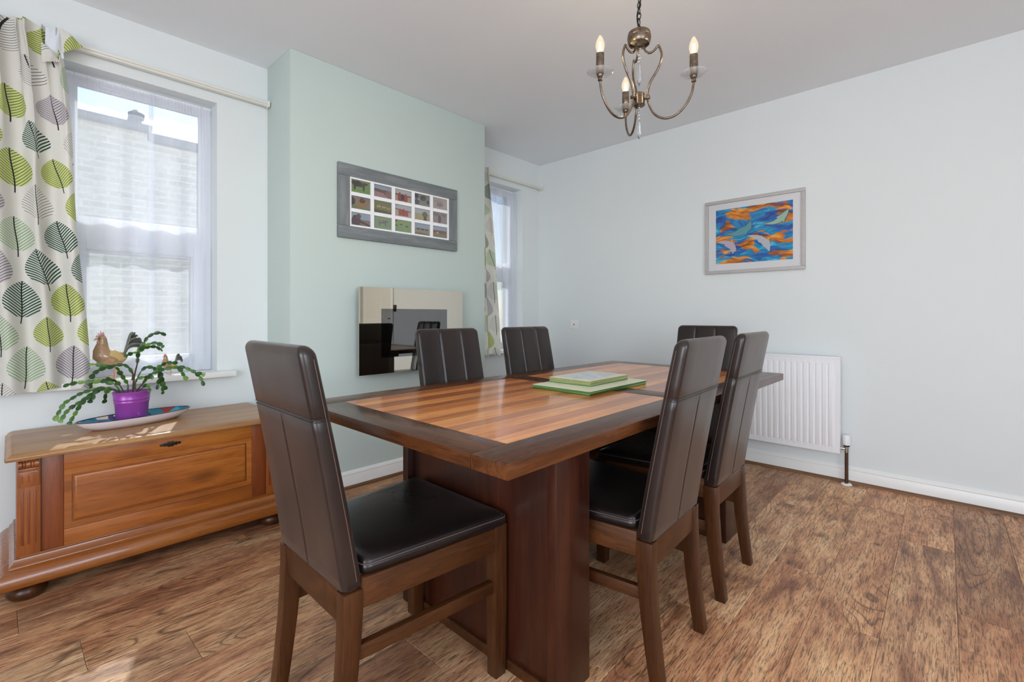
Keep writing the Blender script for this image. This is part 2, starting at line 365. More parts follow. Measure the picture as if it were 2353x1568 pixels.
def dish_glaze():
    t = NT('dish_glaze'); v = t.coords((1, 1, 1))
    vo = t.n('ShaderNodeTexVoronoi'); vo.inputs['Scale'].default_value = 22; t.l(v, vo.inputs['Vector'])
    sc = t.n('ShaderNodeSeparateColor'); t.l(vo.outputs['Color'], sc.inputs[0])
    c = t.ramp(sc.outputs[0], [(0, lin(30, 128, 150)), (.35, lin(40, 150, 170)), (.55, lin(24, 60, 110)), (.68, lin(150, 50, 48)), (.8, lin(230, 222, 190)), (.9, lin(26, 110, 140))], 'CONSTANT')
    t.l(t.mix(t.M('LESS_THAN', vo.outputs['Distance'], .12), c, lin(232, 226, 200)), t.b.inputs['Base Color'])
    t.set(Roughness=.15); t.b.inputs['Coat Weight'].default_value = .6; MT['dish_glaze'] = t.m
dish_glaze()

def cactus_mat():
    t = NT('cactus_green'); r = t.n('ShaderNodeObjectInfo').outputs['Random']
    c = t.ramp(r, [(0, lin(36, 66, 34)), (.45, lin(54, 96, 42)), (.8, lin(84, 130, 58)), (1, lin(140, 180, 84))])
    n = t.noise(t.coords((1, 1, 1)), 90, 3)
    c = t.mix(t.M('MULTIPLY', n, .35), c, lin(40, 70, 40))
    t.l(c, t.b.inputs['Base Color']); t.set(Roughness=.35)
    tl = t.n('ShaderNodeBsdfTranslucent'); tl.inputs[0].default_value = lin(150, 200, 60)
    mx = t.n('ShaderNodeMixShader'); mx.inputs[0].default_value = .22
    t.l(t.b.outputs[0], mx.inputs[1]); t.l(tl.outputs[0], mx.inputs[2]); t.l(mx.outputs[0], t.out.inputs[0])
    MT['cactus'] = t.m
cactus_mat()

def mat_print():
    t = NT('placemat_scene'); v = t.coords((9, 14, 1))
    n = t.noise(v, 1, 5, .6, 1.5)
    t.l(t.ramp(n, [(.3, lin(150, 162, 168)), (.45, lin(206, 218, 228)), (.55, lin(236, 236, 228)), (.66, lin(168, 190, 206)), (.75, lin(196, 204, 176))]), t.b.inputs['Base Color'])
    t.set(Roughness=.35); MT['mat_print'] = t.m
mat_print()
def bronze():
    t = NT('antique_bronze'); v = t.coords(); n = t.noise(v, 60, 4)
    t.l(t.ramp(n, [(.3, lin(92, 82, 72)), (.6, lin(126, 112, 98)), (.8, lin(150, 132, 112))]), t.b.inputs['Base Color'])
    t.set(Roughness=.32, Metallic=.85); MT['bronze'] = t.m
bronze()

# ------------------------------------------------------------------ geometry helpers
class G:
    def __init__(s): s.v = []; s.f = []; s.mi = []; s.uv = None
    def add(s, v, f, mi=0):
        b = len(s.v); s.v += [tuple(p) for p in v]; s.f += [tuple(i+b for i in q) for q in f]; s.mi += [mi]*len(f); return s
    def box(s, a, b, mi=0):
        (x0, y0, z0), (x1, y1, z1) = a, b
        x0, x1 = min(x0, x1), max(x0, x1); y0, y1 = min(y0, y1), max(y0, y1); z0, z1 = min(z0, z1), max(z0, z1)
        return s.add([(x0,y0,z0),(x1,y0,z0),(x1,y1,z0),(x0,y1,z0),(x0,y0,z1),(x1,y0,z1),(x1,y1,z1),(x0,y1,z1)],
                     [(0,3,2,1),(4,5,6,7),(0,1,5,4),(1,2,6,5),(2,3,7,6),(3,0,4,7)], mi)
    def loft(s, rings, cap=(True, True), closed=True, mi=0):
        n = len(rings[0]); v = [p for r in rings for p in r]; f = []
        for i in range(len(rings)-1):
            for j in range(n if closed else n-1):
                k = (j+1) % n; f.append((i*n+j, i*n+k, (i+1)*n+k, (i+1)*n+j))
        if cap[0]: f.append(tuple(reversed(range(n))))
        if cap[1]: f.append(tuple((len(rings)-1)*n+j for j in range(n)))
        return s.add(v, f, mi)
    def tube(s, path, r, seg=8, mi=0, cap=True, flat=1.0):
        P = [Vector(p) for p in path]; n = len(P); R = r if isinstance(r, (list, tuple)) else [r]*n
        T = []
        for i in range(n):
            d = (P[min(i+1, n-1)]-P[max(i-1, 0)]); T.append(d.normalized() if d.length > 1e-9 else Vector((0, 0, 1)))
        up = Vector((0, 0, 1)) if abs(T[0].z) < .9 else Vector((1, 0, 0))
        N = (up-T[0]*up.dot(T[0])).normalized(); rings = []
        for i in range(n):
            N = (N-T[i]*N.dot(T[i])); N = N.normalized() if N.length > 1e-6 else Vector((1, 0, 0))
            B = T[i].cross(N)
            rings.append([tuple(P[i]+(N*math.cos(2*PI*k/seg)+B*math.sin(2*PI*k/seg)*flat)*R[i]) for k in range(seg)])
        return s.loft(rings, (cap, cap), mi=mi)
    def lathe(s, prof, c=(0, 0, 0), seg=24, sx=1, sy=1, cap=(False, False), mi=0):
        return s.loft([[(c[0]+r*sx*math.cos(2*PI*k/seg), c[1]+r*sy*math.sin(2*PI*k/seg), c[2]+z) for k in range(seg)] for r, z in prof], cap, mi=mi)
    def prism(s, poly, fn, d0, d1, mi=0):   # poly in 2-D, fn(a,b,d)->xyz
        return s.loft([[fn(a, b, d0) for a, b in poly], [fn(a, b, d1) for a, b in poly]], mi=mi)
    def xf(s, m): s.v = [tuple(m @ Vector(p)) for p in s.v]; return s
ORG = {}
def wloc(o): return ORG.get(o.name, Vector((0, 0, 0))) if o else Vector((0, 0, 0))
def link(name, me, parent=None, loc=None, rot=None):
    o = bpy.data.objects.new(name, me); COL.objects.link(o)
    if parent: o.parent = parent
    if loc is not None: o.location = loc
    if rot is not None: o.rotation_euler = rot
    return o
def build(g, name, mat, parent=None, bevel=0, smooth=35, seg=2, org=None, fix=True):
    """mesh from g; g is in world (or thing-local when the parent has no registered origin) coordinates"""
    o0 = wloc(parent)
    base = o0 if org is None else Vector(org)
    me = bpy.data.meshes.new(name)
    me.from_pydata([tuple(Vector(p)-base) for p in g.v], [], g.f)
    mats = mat if isinstance(mat, (list, tuple)) else [mat]
    for m in mats: me.materials.append(MT[m])
    if len(mats) > 1:
        for p, i in zip(me.polygons, g.mi): p.material_index = i
    if g.uv:
        uvl = me.uv_layers.new(name='UVMap')
        for lp in me.loops: uvl.data[lp.index].uv = g.uv[lp.vertex_index]
    bm = bmesh.new(); bm.from_mesh(me)
    if fix: bmesh.ops.recalc_face_normals(bm, faces=bm.faces[:])
    if bevel:
        ed = [e for e in bm.edges if len(e.link_faces) == 2 and e.calc_face_angle(0) > .5]
        bmesh.ops.bevel(bm, geom=ed, offset=bevel, segments=seg, affect='EDGES', profile=.6, clamp_overlap=True)
    bm.to_mesh(me); bm.free()
    if smooth:
        for p in me.polygons: p.use_smooth = True
        me.set_sharp_from_angle(angle=math.radians(smooth))
    o = link(name, me, parent)
    if org is not None: o.location = base-o0
    ORG[o.name] = base
    return o
def tag(o, label=None, cat=None, group=None, kind=None):
    if label: o['label'] = label
    if cat: o['category'] = cat
    if group: o['group'] = group
    if kind: o['kind'] = kind
    return o
def thing(name, label, cat, loc, group=None, kind=None):
    o = bpy.data.objects.new(name, None); COL.objects.link(o); o.location = loc; o.empty_display_size = .1
    ORG[o.name] = Vector(loc); return tag(o, label, cat, group, kind)
def bx(name, a, b, mat, parent=None, bevel=0, **k): return build(G().box(a, b), name, mat, parent, bevel, **k)
def catmull(pts, n=6):
    P = [Vector(p) for p in pts]; out = []
    for i in range(len(P)-1):
        a, b, c, d = P[max(i-1, 0)], P[i], P[i+1], P[min(i+2, len(P)-1)]
        for k in range(n):
            t = k/n
            out.append(.5*((2*b)+(c-a)*t+(2*a-5*b+4*c-d)*t*t+(3*b-a-3*c+d)*t**3))
    out.append(P[-1]); return out

# ------------------------------------------------------------------ the room
XW, YB, XB, HC = -3.04, 3.62, -2.70, 2.535
XR, YN = 1.9, -2.2
BY0, BY1 = 1.067, 2.55
W1 = (.17, .80); W2 = (2.74, 3.365); ZS, ZT = .735, 2.245

fl = bx('floor', (XW-.3, YN-.15, -.16), (XR+.15, YB+.15, -.0125), 'plaster_dark'); tag(fl, 'rustic brown oak laminate floor laid in long planks', kind='structure')
def floor_planks():
    wd, ln = .19, 1.29; cache = {}
    joints = {0: 2.28, -1: 2.856, -2: 1.93, -3: 2.24, -4: 2.975, -5: 2.5, -9: .85, -10: .424, -11: .18, -12: .9, -13: .048}
    a = math.radians(.9); ca, sa = math.cos(a), math.sin(a); px, py = -.5, 2.6
    tones = [(1.05, 1.03, .98), (.88, .83, .8), (.82, .74, .69), (1.1, 1.06, .96), (.98, .96, .92), (1.04, .93, .84), (.74, .66, .6), (1.0, .88, .78)]
    k = -17
    while True:
        x0 = -.01+wd*k
        if x0 > XR+.1: break
        j = joints.get(k, rnd.uniform(0, ln)); y = j-ln*math.ceil((j-YN+.05)/ln)
        while y < YB+.05:
            y1 = min(y+ln, YB+.06); y0 = max(y, YN-.06)
            if y1-y0 > .03:
                key = round(y1-y0, 4)
                if key not in cache:
                    g = G(); L = y1-y0; e = .0018; w = wd-.0008; l = L-.0008
                    ring = lambda i, z: [(i, i, z), (w-i, i, z), (w-i, l-i, z), (i, l-i, z)]
                    g.loft([ring(0, -.012), ring(0, -.001), ring(e, 0)])
                    me = bpy.data.meshes.new('plank'); me.from_pydata(g.v, [], g.f); me.materials.append(MT['floor'])
                    bm = bmesh.new(); bm.from_mesh(me); bmesh.ops.recalc_face_normals(bm, faces=bm.faces[:]); bm.to_mesh(me); bm.free(); cache[key] = me
                X, Y = px+(x0-px)*ca-(y0-py)*sa, py+(x0-px)*sa+(y0-py)*ca
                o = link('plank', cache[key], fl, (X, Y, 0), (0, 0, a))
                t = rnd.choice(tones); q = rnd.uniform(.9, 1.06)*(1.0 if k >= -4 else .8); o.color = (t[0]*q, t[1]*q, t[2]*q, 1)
            y += ln
        k += 1
floor_planks()

def wall_x(name, x0, x1, y0, y1, holes, mat, z1=HC):
    """wall slab whose normal is X, with rectangular holes (ya, yb, za, zb)"""
    g = G(); ys = sorted(holes); cur = y0
    for ya, yb, za, zb in ys:
        g.box((x0, cur, 0), (x1, ya, z1))
        if za > 0: g.box((x0, ya, 0), (x1, yb, za))
        g.box((x0, ya, zb), (x1, yb, z1)); cur = yb
    g.box((x0, cur, 0), (x1, y1, z1))
    return tag(build(g, name, mat, smooth=0), kind='structure')
def wall_y(name, y0, y1, x0, x1, holes, mat, z1=HC):
    g = G(); cur = x0
    for xa, xb, za, zb in sorted(holes):
        g.box((cur, y0, 0), (xa, y1, z1))
        if za > 0: g.box((xa, y0, 0), (xb, y1, za))
        g.box((xa, y0, zb), (xb, y1, z1)); cur = xb
    g.box((cur, y0, 0), (x1, y1, z1))
    return tag(build(g, name, mat, smooth=0), kind='structure')
tag(wall_x('wall_left', XW-.26, XW, YN, YB, [(W1[0], W1[1], ZS-.03, ZT), (W2[0], W2[1], ZS-.03, ZT)], 'wall_white'), 'white painted window wall')
tag(wall_y('wall_back', YB, YB+.15, XW-.26, XR+.15, [(.47, 1.3, 0, 2.02)], 'wall_white'), 'white painted wall behind the radiator')
tag(wall_x('wall_right', XR, XR+.13, YN, YB, [(-.9, 1.3, .75, 2.15)], 'wall_white'), 'white painted wall opposite the windows')
tag(wall_y('wall_near', YN-.13, YN, XW-.26, XR+.13, [(-.6, 1.6, .3, 2.2)], 'wall_white'), 'white painted wall facing the radiator wall')
tag(bx('wall_chimney_breast', (XW+.0005, BY0, 0), (XB, BY1, HC-.0005), 'wall_sage', bevel=.004), 'pale sage green chimney breast', kind='structure')
tag(bx('ceiling', (XW-.26, YN-.13, HC), (XR+.13, YB+.15, HC+.12), 'ceiling_white', smooth=0), 'plain white ceiling', kind='structure')

def skirting(name, path, label, mat_bead='bead_wood'):
    """path: list of wall-line points, room on the left-hand side of the direction of travel"""
    prof = [(0, 0), (.016, 0), (.016, .072), (.0135, .078), (.0155, .084), (.013, .092), (.007, .099), (.004, .103), (0, .103)]
    bead = [(.016, 0), (.031, 0), (.0305, .006), (.027, .012), (.021, .016), (.016, .017)]
    def sweep(pr):
        n = len(path); rings = []
        for i in range(n):
            p = Vector(path[i]).to_2d() if len(path[i]) > 2 else Vector(path[i])
            d0 = (Vector(path[i])-Vector(path[i-1])).normalized() if i else None
            d1 = (Vector(path[i+1])-Vector(path[i])).normalized() if i < n-1 else None
            nr = lambda d: Vector((-d.y, d.x))
            if d0 is None: m = nr(d1)
            elif d1 is None: m = nr(d0)
            else:
                a, b = nr(d0), nr(d1); m = (a+b); m = m/(1+a.dot(b))
            rings.append([(p.x+m.x*o, p.y+m.y*o, z) for o, z in pr])
        return G().loft(rings)
    b = build(sweep(prof), name, 'gloss_white', smooth=30)
    tag(b, label, kind='structure')
    build(sweep(bead), 'scotia_bead', mat_bead, b, smooth=40)
    return b
# left wall and breast: room lies at +X, so walk towards -Y ; back wall: room lies at -Y, walk towards -X
skirting('baseboard_left', [(XW, BY0), (XW, YN)], 'white skirting board behind the wooden chest', 'bead_wood_y')
skirting('baseboard_breast', [(XW, BY1), (XB, BY1), (XB, BY0), (XW, BY0)], 'white skirting board around the green chimney breast', 'bead_wood_y')
skirting('baseboard_alcove', [(XW, YB), (XW, BY1)], 'white skirting board under the far window', 'bead_wood_y')
skirting('baseboard_back', [(.44, YB), (XW, YB)], 'white skirting board under the radiator')

# ------------------------------------------------------------------ windows
def sash_window(name, y0, y1, label):
    w = thing(name, label, None, (XW-.16, (y0+y1)/2, ZS), kind='structure')
    xi, xo = XW-.115, XW-.185
    fr = .045
    def ring(nm, x0, x1, a, b, za, zb, t, mat='upvc', par=w, bev=.004):
        g = G(); g.box((x0, a, za), (x1, a+t, zb)); g.box((x0, b-t, za), (x1, b, zb))
        g.box((x0, a+t, za), (x1, b-t, za+t)); g.box((x0, a+t, zb-t), (x1, b-t, zb)); return build(g, nm, mat, par, bev)
    ring('outer_frame', xi, xo, y0, y1, ZS, ZT, fr)
    bx('meeting_rail', (xi, y0+fr, 1.415), (xo, y1-fr, 1.53), 'upvc', w, .005)
    # fixed upper light
    ring('upper_bead', xi-.012, xi-.035, y0+fr, y1-fr, 1.53, ZT-fr, .014)
    bx('pane', (xi-.04, y0+fr+.004, 1.535), (xi-.046, y1-fr-.004, ZT-fr-.004), 'pane_glass', w)
    # lower opening sash
    sh = ring('lower_sash', xi+.012, xo+.01, y0+fr-.008, y1-fr+.008, ZS+fr-.01, 1.428, .052)
    ring('glazing_bead', xi+.006, xi-.02, y0+fr+.044, y1-fr-.044, ZS+fr+.042, 1.376, .012, par=sh)
    bx('lower_pane', (xi-.03, y0+fr+.04, ZS+fr+.04), (xi-.036, y1-fr-.04, 1.38), 'pane_glass', w)
    bx('window_sill', (XW-.14, y0-.002, ZS-.0295), (XW+.0, y1+.002, ZS), 'gloss_white', w, .002)
    bx('sill_board', (XW, y0-.08, ZS-.0295), (XW+.07, y1+.08, ZS+.002), 'gloss_white', w, .006)
    g = G(); g.tube([(xi+.018, y0+.02, ZT-.03), (xi+.018, y1-.02, ZT-.032)], .003, 6); build(g, 'net_wire', 'upvc', w)
    for yy in (y0+.02, y1-.02):
        bx('wire_hook', (xi, yy-.006, ZT-.042), (xi+.02, yy+.006, ZT-.018), 'upvc', w, .003)
    return w
sash_window('window_1', W1[0], W1[1], 'white sash window above the wooden chest')
sash_window('window_2', W2[0], W2[1], 'white sash window in the alcove past the chimney breast')
for nm, lab, a, b in (('added_window_rear', 'wide window added for fill light in the wall facing the radiator wall', (-.6, YN-.09, .3), (1.6, YN-.04, 2.2)), ('added_window_side', 'wide window added for fill light in the wall opposite the fire', (XR+.04, -.9, .75), (XR+.09, 1.3, 2.15))):
    w = thing(nm, lab, None, ((a[0]+b[0])/2, (a[1]+b[1])/2, a[2]), kind='structure')  # both windows are added out of view to hold the fill lamps
    t = .05; g = G(); ax = 0 if nm == 'added_window_rear' else 1
    def bb(u0, u1, z0, z1):
        if ax == 0: g.box((u0, a[1], z0), (u1, b[1], z1))
        else: g.box((a[0], u0, z0), (b[0], u1, z1))
    bb(a[ax], a[ax]+t, a[2], b[2]); bb(b[ax]-t, b[ax], a[2], b[2]); bb(a[ax]+t, b[ax]-t, a[2], a[2]+t); bb(a[ax]+t, b[ax]-t, b[2]-t, b[2])
    m = (a[ax]+b[ax])/2; bb(m-t/2, m+t/2, a[2]+t, b[2]-t)
    build(g, 'window_frame', 'upvc', w, .004)
    for s0, s1 in ((a[ax]+t, m-t/2), (m+t/2, b[ax]-t)):
        if ax == 0: bx('pane', (s0, a[1]+.02, a[2]+t), (s1, a[1]+.026, b[2]-t), 'pane_glass', w)
        else: bx('pane', (a[0]+.02, s0, a[2]+t), (a[0]+.026, s1, b[2]-t), 'pane_glass', w)

# door beside the radiator wall, seen in the mirror glass of the fire
dr = thing('door_1', 'cream painted door standing slightly open past the radiator', None, (.885, YB+.02, 0), kind='structure')
g = G(); g.box((.41, YB-.018, 0), (.47, YB, 2.08)); g.box((1.3, YB-.018, 0), (1.36, YB, 2.08)); g.box((.47, YB-.018, 2.02), (1.3, YB, 2.08)); build(g, 'architrave', 'gloss_white', dr, .004)
leaf = G().box((-.75, 0, .005), (0, .04, 2.01)); m4 = Matrix.Translation((1.298, YB+.03, 0)) @ Matrix.Rotation(math.radians(-13), 4, 'Z')
lf = build(leaf.xf(m4), 'door_leaf', 'cream_rail', dr, .003)
for za, zb in ((.2, .85), (1.0, 1.85)):
    for xa in (-.66, -.33):
        g = G(); g.loft([[(xa, -.001, za), (xa+.25, -.001, za), (xa+.25, -.001, zb), (xa, -.001, zb)], [(xa+.02, -.008, za+.02), (xa+.23, -.008, za+.02), (xa+.23, -.008, zb-.02), (xa+.02, -.008, zb-.02)]])
        build(g.xf(m4), 'door_panel', 'cream_rail', lf)
g = G(); g.tube([(-.7, -.0, 1.0), (-.7, -.05, 1.0), (-.58, -.055, 1.0)], .009, 8); g.box((-.72, -.006, .92), (-.68, 0, 1.08)); build(g.xf(m4), 'door_handle', 'chrome', lf)
g = G(); g.box((.3, YB+.151, 0), (1.45, YB+1.0, .01)); g.box((.3, YB+1.0, 0), (1.45, YB+1.05, 2.3)); g.box((.25, YB+.151, 0), (.3, YB+1.05, 2.3)); g.box((1.45, YB+.151, 0), (1.5, YB+1.05, 2.3)); g.box((.25, YB+.151, 2.3), (1.5, YB+1.05, 2.35))
tag(build(g, 'wall_hallway', 'plaster_dark', smooth=0), 'dim hallway behind the door', kind='structure')
sw = bx('light_switch', (.345, YB-.012, 1.1), (.405, YB, 1.19), 'dark_metal', bevel=.003); tag(sw, 'dark light switch plate beside the cream door', 'switch')
bx('rocker', (.362, YB-.016, 1.13), (.388, YB-.012, 1.16), 'black_plastic', sw, .001)

# ------------------------------------------------------------------ outside the windows
tag(bx('ground_outside', (-16, -9, -.5), (XW-.27, 12, -.3), 'concrete', smooth=0), 'paved yard outside the windows', kind='structure')
nb = thing('neighbouring_house', 'pale brick house seen through the net curtain', 'house', (-8.5, 2, -.3))
bx('brick_wall', (-10, -5, -.3), (-7, 1.12, 3.2), 'pale_brick', nb)
bx('gable_wall', (-10, 1.12, -.3), (-7.0, 6.5, 3.12), 'pale_brick', nb)
g = G(); g.prism([(-10.2, 3.2), (-6.85, 3.2), (-6.85, 3.26), (-8.4, 3.5), (-10.2, 3.3)], lambda a, b, d: (a, d, b), -5.1, 1.14); build(g, 'roof', 'slate', nb)
g = G(); g.prism([(-10.2, 3.1), (-6.9, 3.1), (-6.9, 3.19), (-8.4, 3.9), (-10.2, 3.3)], lambda a, b, d: (a, d, b), 1.141, 6.6); build(g, 'lower_roof', 'slate', nb)
g = G(); g.tube([(-7.05, 1.02, 3.2), (-7.05, 1.02, 3.42)], .05, 10); g.lathe([(.075, 0), (.08, .06), (.03, .1)], (-7.05, 1.02, 3.36), 10, cap=(True, True)); build(g, 'vent_pipe', 'slate', nb)

# ------------------------------------------------------------------ net curtains, curtains and tracks
def drape(name, mat, y0f, y1f, xf, z0f, z1, nu, nv, parent=None, cloth_w=None, off=0.0, yo=None):
    """hanging cloth: s runs along the wall, t from the top down; functions give edges and fold offset"""
    g = G(); uv = []
    cols = []
    for i in range(nu+1):
        s = i/nu
        for j in range(nv+1):
            t = j/nv
            z = z1+(z0f(s)-z1)*t
            y = y0f(t)+(y1f(t)-y0f(t))*s
            g.v.append((xf(s, t, y), y+(yo(s, t) if yo else 0), z)); uv.append(((cloth_w or 1)*s+off, z))
    for i in range(nu):
        for j in range(nv):
            a = i*(nv+1)+j; g.f.append((a, a+1, a+nv+2, a+nv+1)); g.mi.append(0)
    g.uv = uv
    return build(g, name, mat, parent, smooth=180, fix=False)
def sheer_x(ph, amp, dx=0):
    def fn(s, t, y):
        a = amp*(.35+.65*min(1, t*3))
        gather = .0035*math.sin(y*420+ph)*max(0, 1-t*6)
        return XW-.084+dx+a*(math.sin(y*52+ph+.5*math.sin(t*3+ph))+.45*math.sin(y*23+2*ph+t*1.2))+gather
    return fn
for nm, wy, labs in (('a', W1, ('white voile net panel on the left of the window above the chest', 'white voile net panel behind the small rooster above the chest')),
                     ('b', W2, ('white voile net panel behind the leaf curtain in the alcove window', 'white voile net panel at the outer edge of the alcove window'))):
    ym = wy[0]+.355
    for k, (a, b) in enumerate(((wy[0]+.012, ym), (ym-.022, wy[1]-.012))):
        o = drape('net_curtain', 'sheer', lambda t, a=a: a, lambda t, b=b: b, sheer_x((nm == 'b')*2.2, .011, k*.004), lambda s: ZS+.008, ZT-.022, 70, 60)
        tag(o, labs[k], 'net curtain', 'net curtains in the windows')

def track(name, y0, y1, z, label, zr=0.0):
    r = thing(name, label, 'curtain rail', (XW+.03, (y0+y1)/2, z))
    bx('track_bar', (XW+.022, y0, z-.013), (XW+.05, y1, z+.013), 'cream_rail', r, .004)
    bx('front_lip', (XW+.05, y0, z-.003), (XW+.058, y1, z+.011), 'cream_rail', r, .002)
    for i in range(3):
        yy = y0+.08+(y1-y0-.16)*i/2
        bx('bracket', (XW, yy-.012, z+.002), (XW+.03, yy+.012, z+.022), 'cream_rail', r, .002)
    bx('end_stop', (XW+.018, y1-.006, z-.017), (XW+.062, y1+.004, z+.017), 'cream_rail', r, .003)
    return r
track('curtain_rail', -.5, 1.058, 2.305, 'long cream curtain rail above the chest window')
track('curtain_rail', 2.62, 3.6, 2.3, 'short cream curtain rail above the alcove window')

def curtain(name, y0t, y0b, y1t, y1b, ztop, zbot, label, cloth_w, seed, nf, hw, flap=False):
    root = thing(name, label, 'curtain', (XW+.09, (y0b+y1b)/2, zbot))
    ph = seed
    def xf(s, t, y):
        e = s
        top = max(0, 1-t*2.6)
        a = .011+.017*min(1, t*2.2)-.008*max(0, t-.7)
        fold = math.sin(2*PI*nf*(e+.035*math.sin(5*e+ph))+ph+.35*t)
        pleat = math.sin(2*PI*nf*2.6*e+ph*2)+.5*math.sin(2*PI*nf*e+1)
        return XW+.088+a*fold*(1-.4*top)+.014*pleat*top
    nu, nv = 260, 90
    p_edge = lambda t: t**.8
    drape('cloth', 'leaf_cloth', lambda t: y0t+(y0b-y0t)*p_edge(t), lambda t: y1t+(y1b-y1t)*p_edge(t)+.006*math.sin(t*9), xf,
          lambda s: zbot+.006*math.sin(s*17)+.004*math.sin(s*41), ztop-.05, nu, nv, root, cloth_w, seed*.31, lambda s, t: .011*math.cos(2*PI*nf*2.6*s+ph*2)*max(0, 1-t*2.6)*min(1, 12*(1-s))+.012*math.cos(2*PI*nf*s+ph)*(1-t)*min(1, 6*(1-s)))
    # gathered heading with a small frill above the tape
    def xh(s, t, y): return XW+.088+.014*(math.sin(2*PI*nf*2.6*s+ph*2)+.5*math.sin(2*PI*nf*s+1))+.0066*math.sin(2*PI*nf*(s+.035*math.sin(5*s+ph))+ph)
    g = G(); uv = []
    for i in range(nu+1):
        s = i/nu
        for j in range(7):
            t = j/6; z = ztop-.05+(.05+.007*math.sin(2*PI*nf*3.1*s+1)+.004*math.sin(31*s))*t
            y = y0t+(y1t-y0t)*s
            y += .011*math.cos(2*PI*nf*2.6*s+ph*2)*min(1, 12*(1-s))+.012*math.cos(2*PI*nf*s+ph)*min(1, 6*(1-s))
            g.v.append((xh(s, 0, y)*1.0+(.004*math.sin(t*PI)), y, z)); uv.append((cloth_w*s+seed*.31, z))
    for i in range(nu):
        for j in range(6): a = i*7+j; g.f.append((a, a+1, a+8, a+7)); g.mi.append(0)
    g.uv = uv; build(g, 'heading', 'leaf_cloth', root, smooth=180, fix=False)
    if flap:
        # loose end of the heading folded out from the rail, pale lining showing
        def sheet(nm, quad, mat, n=10, bulge=.012):
            g = G(); uv = []; A, B, C, D = [Vector(q) for q in quad]
            for i in range(n+1):
                for j in range(n+1):
                    s, t = i/n, j/n
                    p = A*(1-s)*(1-t)+B*s*(1-t)+C*s*t+D*(1-s)*t
                    p.x += bulge*math.sin(PI*s)*math.sin(PI*t)+.003*math.sin(9*s+4*t)
                    g.v.append(tuple(p)); uv.append((p.y*1.0+.55, p.z-.01))
            for i in range(n):
                for j in range(n): a = i*(n+1)+j; g.f.append((a, a+1, a+n+2, a+n+1)); g.mi.append(0)
            g.uv = uv; return build(g, nm, mat, root, smooth=180, fix=False)
        x = XW+.1
        sheet('lining_patch', [(x, y1t-.048, ztop-.012), (x+.004, y1t+.004, ztop-.004), (x, y1t+.012, ztop-.128), (x, y1t-.05, ztop-.125)], 'curtain_lining')
        sheet('heading_flap', [(x+.012, y1t-.002, ztop+.004), (x+.02, y1t+.03, ztop-.012), (x+.01, y1t+.074, ztop-.052), (x+.008, y1t+.004, ztop-.106)], 'leaf_cloth')
        sheet('heading_flap', [(x+.012, y1t-.062, ztop-.085), (x+.02, y1t-.02, ztop-.12), (x+.014, y1t-.002, ztop-.152), (x+.008, y1t-.06, ztop-.17)], 'leaf_cloth')
    return root
curtain('leaf_curtain', -.42, -.40, .155, .257, 2.335, .715, 'leaf-print cotton curtain at the window above the chest', .68, 2.0, 5.0, 0, True)
curtain('leaf_curtain', 2.60, 2.60, 2.83, 2.955, 2.318, .70, 'leaf-print cotton curtain half hidden behind the chimney breast', .42, 5.0, 2.4, 0)

# ------------------------------------------------------------------ dining table
TX0, TX1, TY0, TY1, TZ, TH = -1.69, -.668, .695, 2.775, .745, .033
FX0, FX1 = -1.577, -.782
tb = thing('dining_table', 'large dark-bordered dining table with striped walnut top on two pedestals', 'table', (-1.18, 1.735, 0))
tt = bx('table_top', (TX0+.004, TY0+.004, TZ-TH), (TX1-.004, TY1-.004, TZ-.012), 'dark_wood_y', tb, .001)
e = .0004
for x0, x1 in ((TX0, FX0), (FX1, TX1)):
    bx('border_board', (x0+e, TY0, TZ-TH-.0006), (x1-e, TY1, TZ), 'table_border', tt, .0022)
for y0, y1 in ((TY0, .81), (TY1-.115, TY1)):
    bx('border_board', (FX0+e, y0, TZ-TH-.0006), (FX1-e, y1, TZ), 'table_border_x', tt, .0022)
bx('border_board', (FX0+e, 1.665, TZ-.011), (FX1-e, 1.775, TZ), 'table_border_x', tt, .001)
wid = [.066, .052, .07, .058, .048, .068, .06, .055, .072, .05, .064, .058, .054]; tot = sum(wid)
tn = [(.74, .56, .42), (1.12, 1.02, .86), (.6, .43, .33), (1.15, 1.0, .78), (.56, .4, .31), (.98, .8, .6), (1.18, 1.1, .98), (.8, .64, .5), (1.12, 1.04, .94), (.7, .54, .44), (1.08, .94, .76), (.88, .7, .54), (1.14, 1.05, .92)]
for fi, (y0, y1) in enumerate(((.81, 1.665), (1.775, TY1-.115))):
    x = FX0
    for i in range(13):
        w = wid[(i+fi*3) % 13]/tot*(FX1-FX0)
        o = bx('field_board', (x+e, y0+e, TZ-.0115), (x+w-e, y1-e, TZ-.0003), 'table_field', tt, .0004, seg=1, org=(x+w/2, (y0+y1)/2, TZ))
        c = tn[(i*5+fi*4+2) % 13] if fi else tn[i]; o.color = (*c, 1); x += w
for y0, y1 in ((.995, 1.152), (2.252, 2.405)):
    p = bx('pedestal', (-1.49, y0+.022, .0), (-.79, y1-.022, TZ-TH-.001), 'pedestal_wood', tb, .002)
    for x0, x1 in ((-1.494, -1.462), (-.81, -.778)):
        bx('corner_post', (x0, y0, 0.0), (x1, y1, TZ-TH-.001), 'pedestal_wood', p, .004)
    bx('foot_rail', (-1.462, y0+.0125, 0), (-.81, y0+.024, .032), 'dark_wood_y', p, .003)
    bx('foot_rail', (-1.462, y1-.024, 0), (-.81, y1-.0125, .032), 'dark_wood_y', p, .003)
    bx('bearer', (-1.6, y0+.02, TZ-TH-.03), (-1.494, y1-.02, TZ-TH-.001), 'dark_wood_y', p, .003)

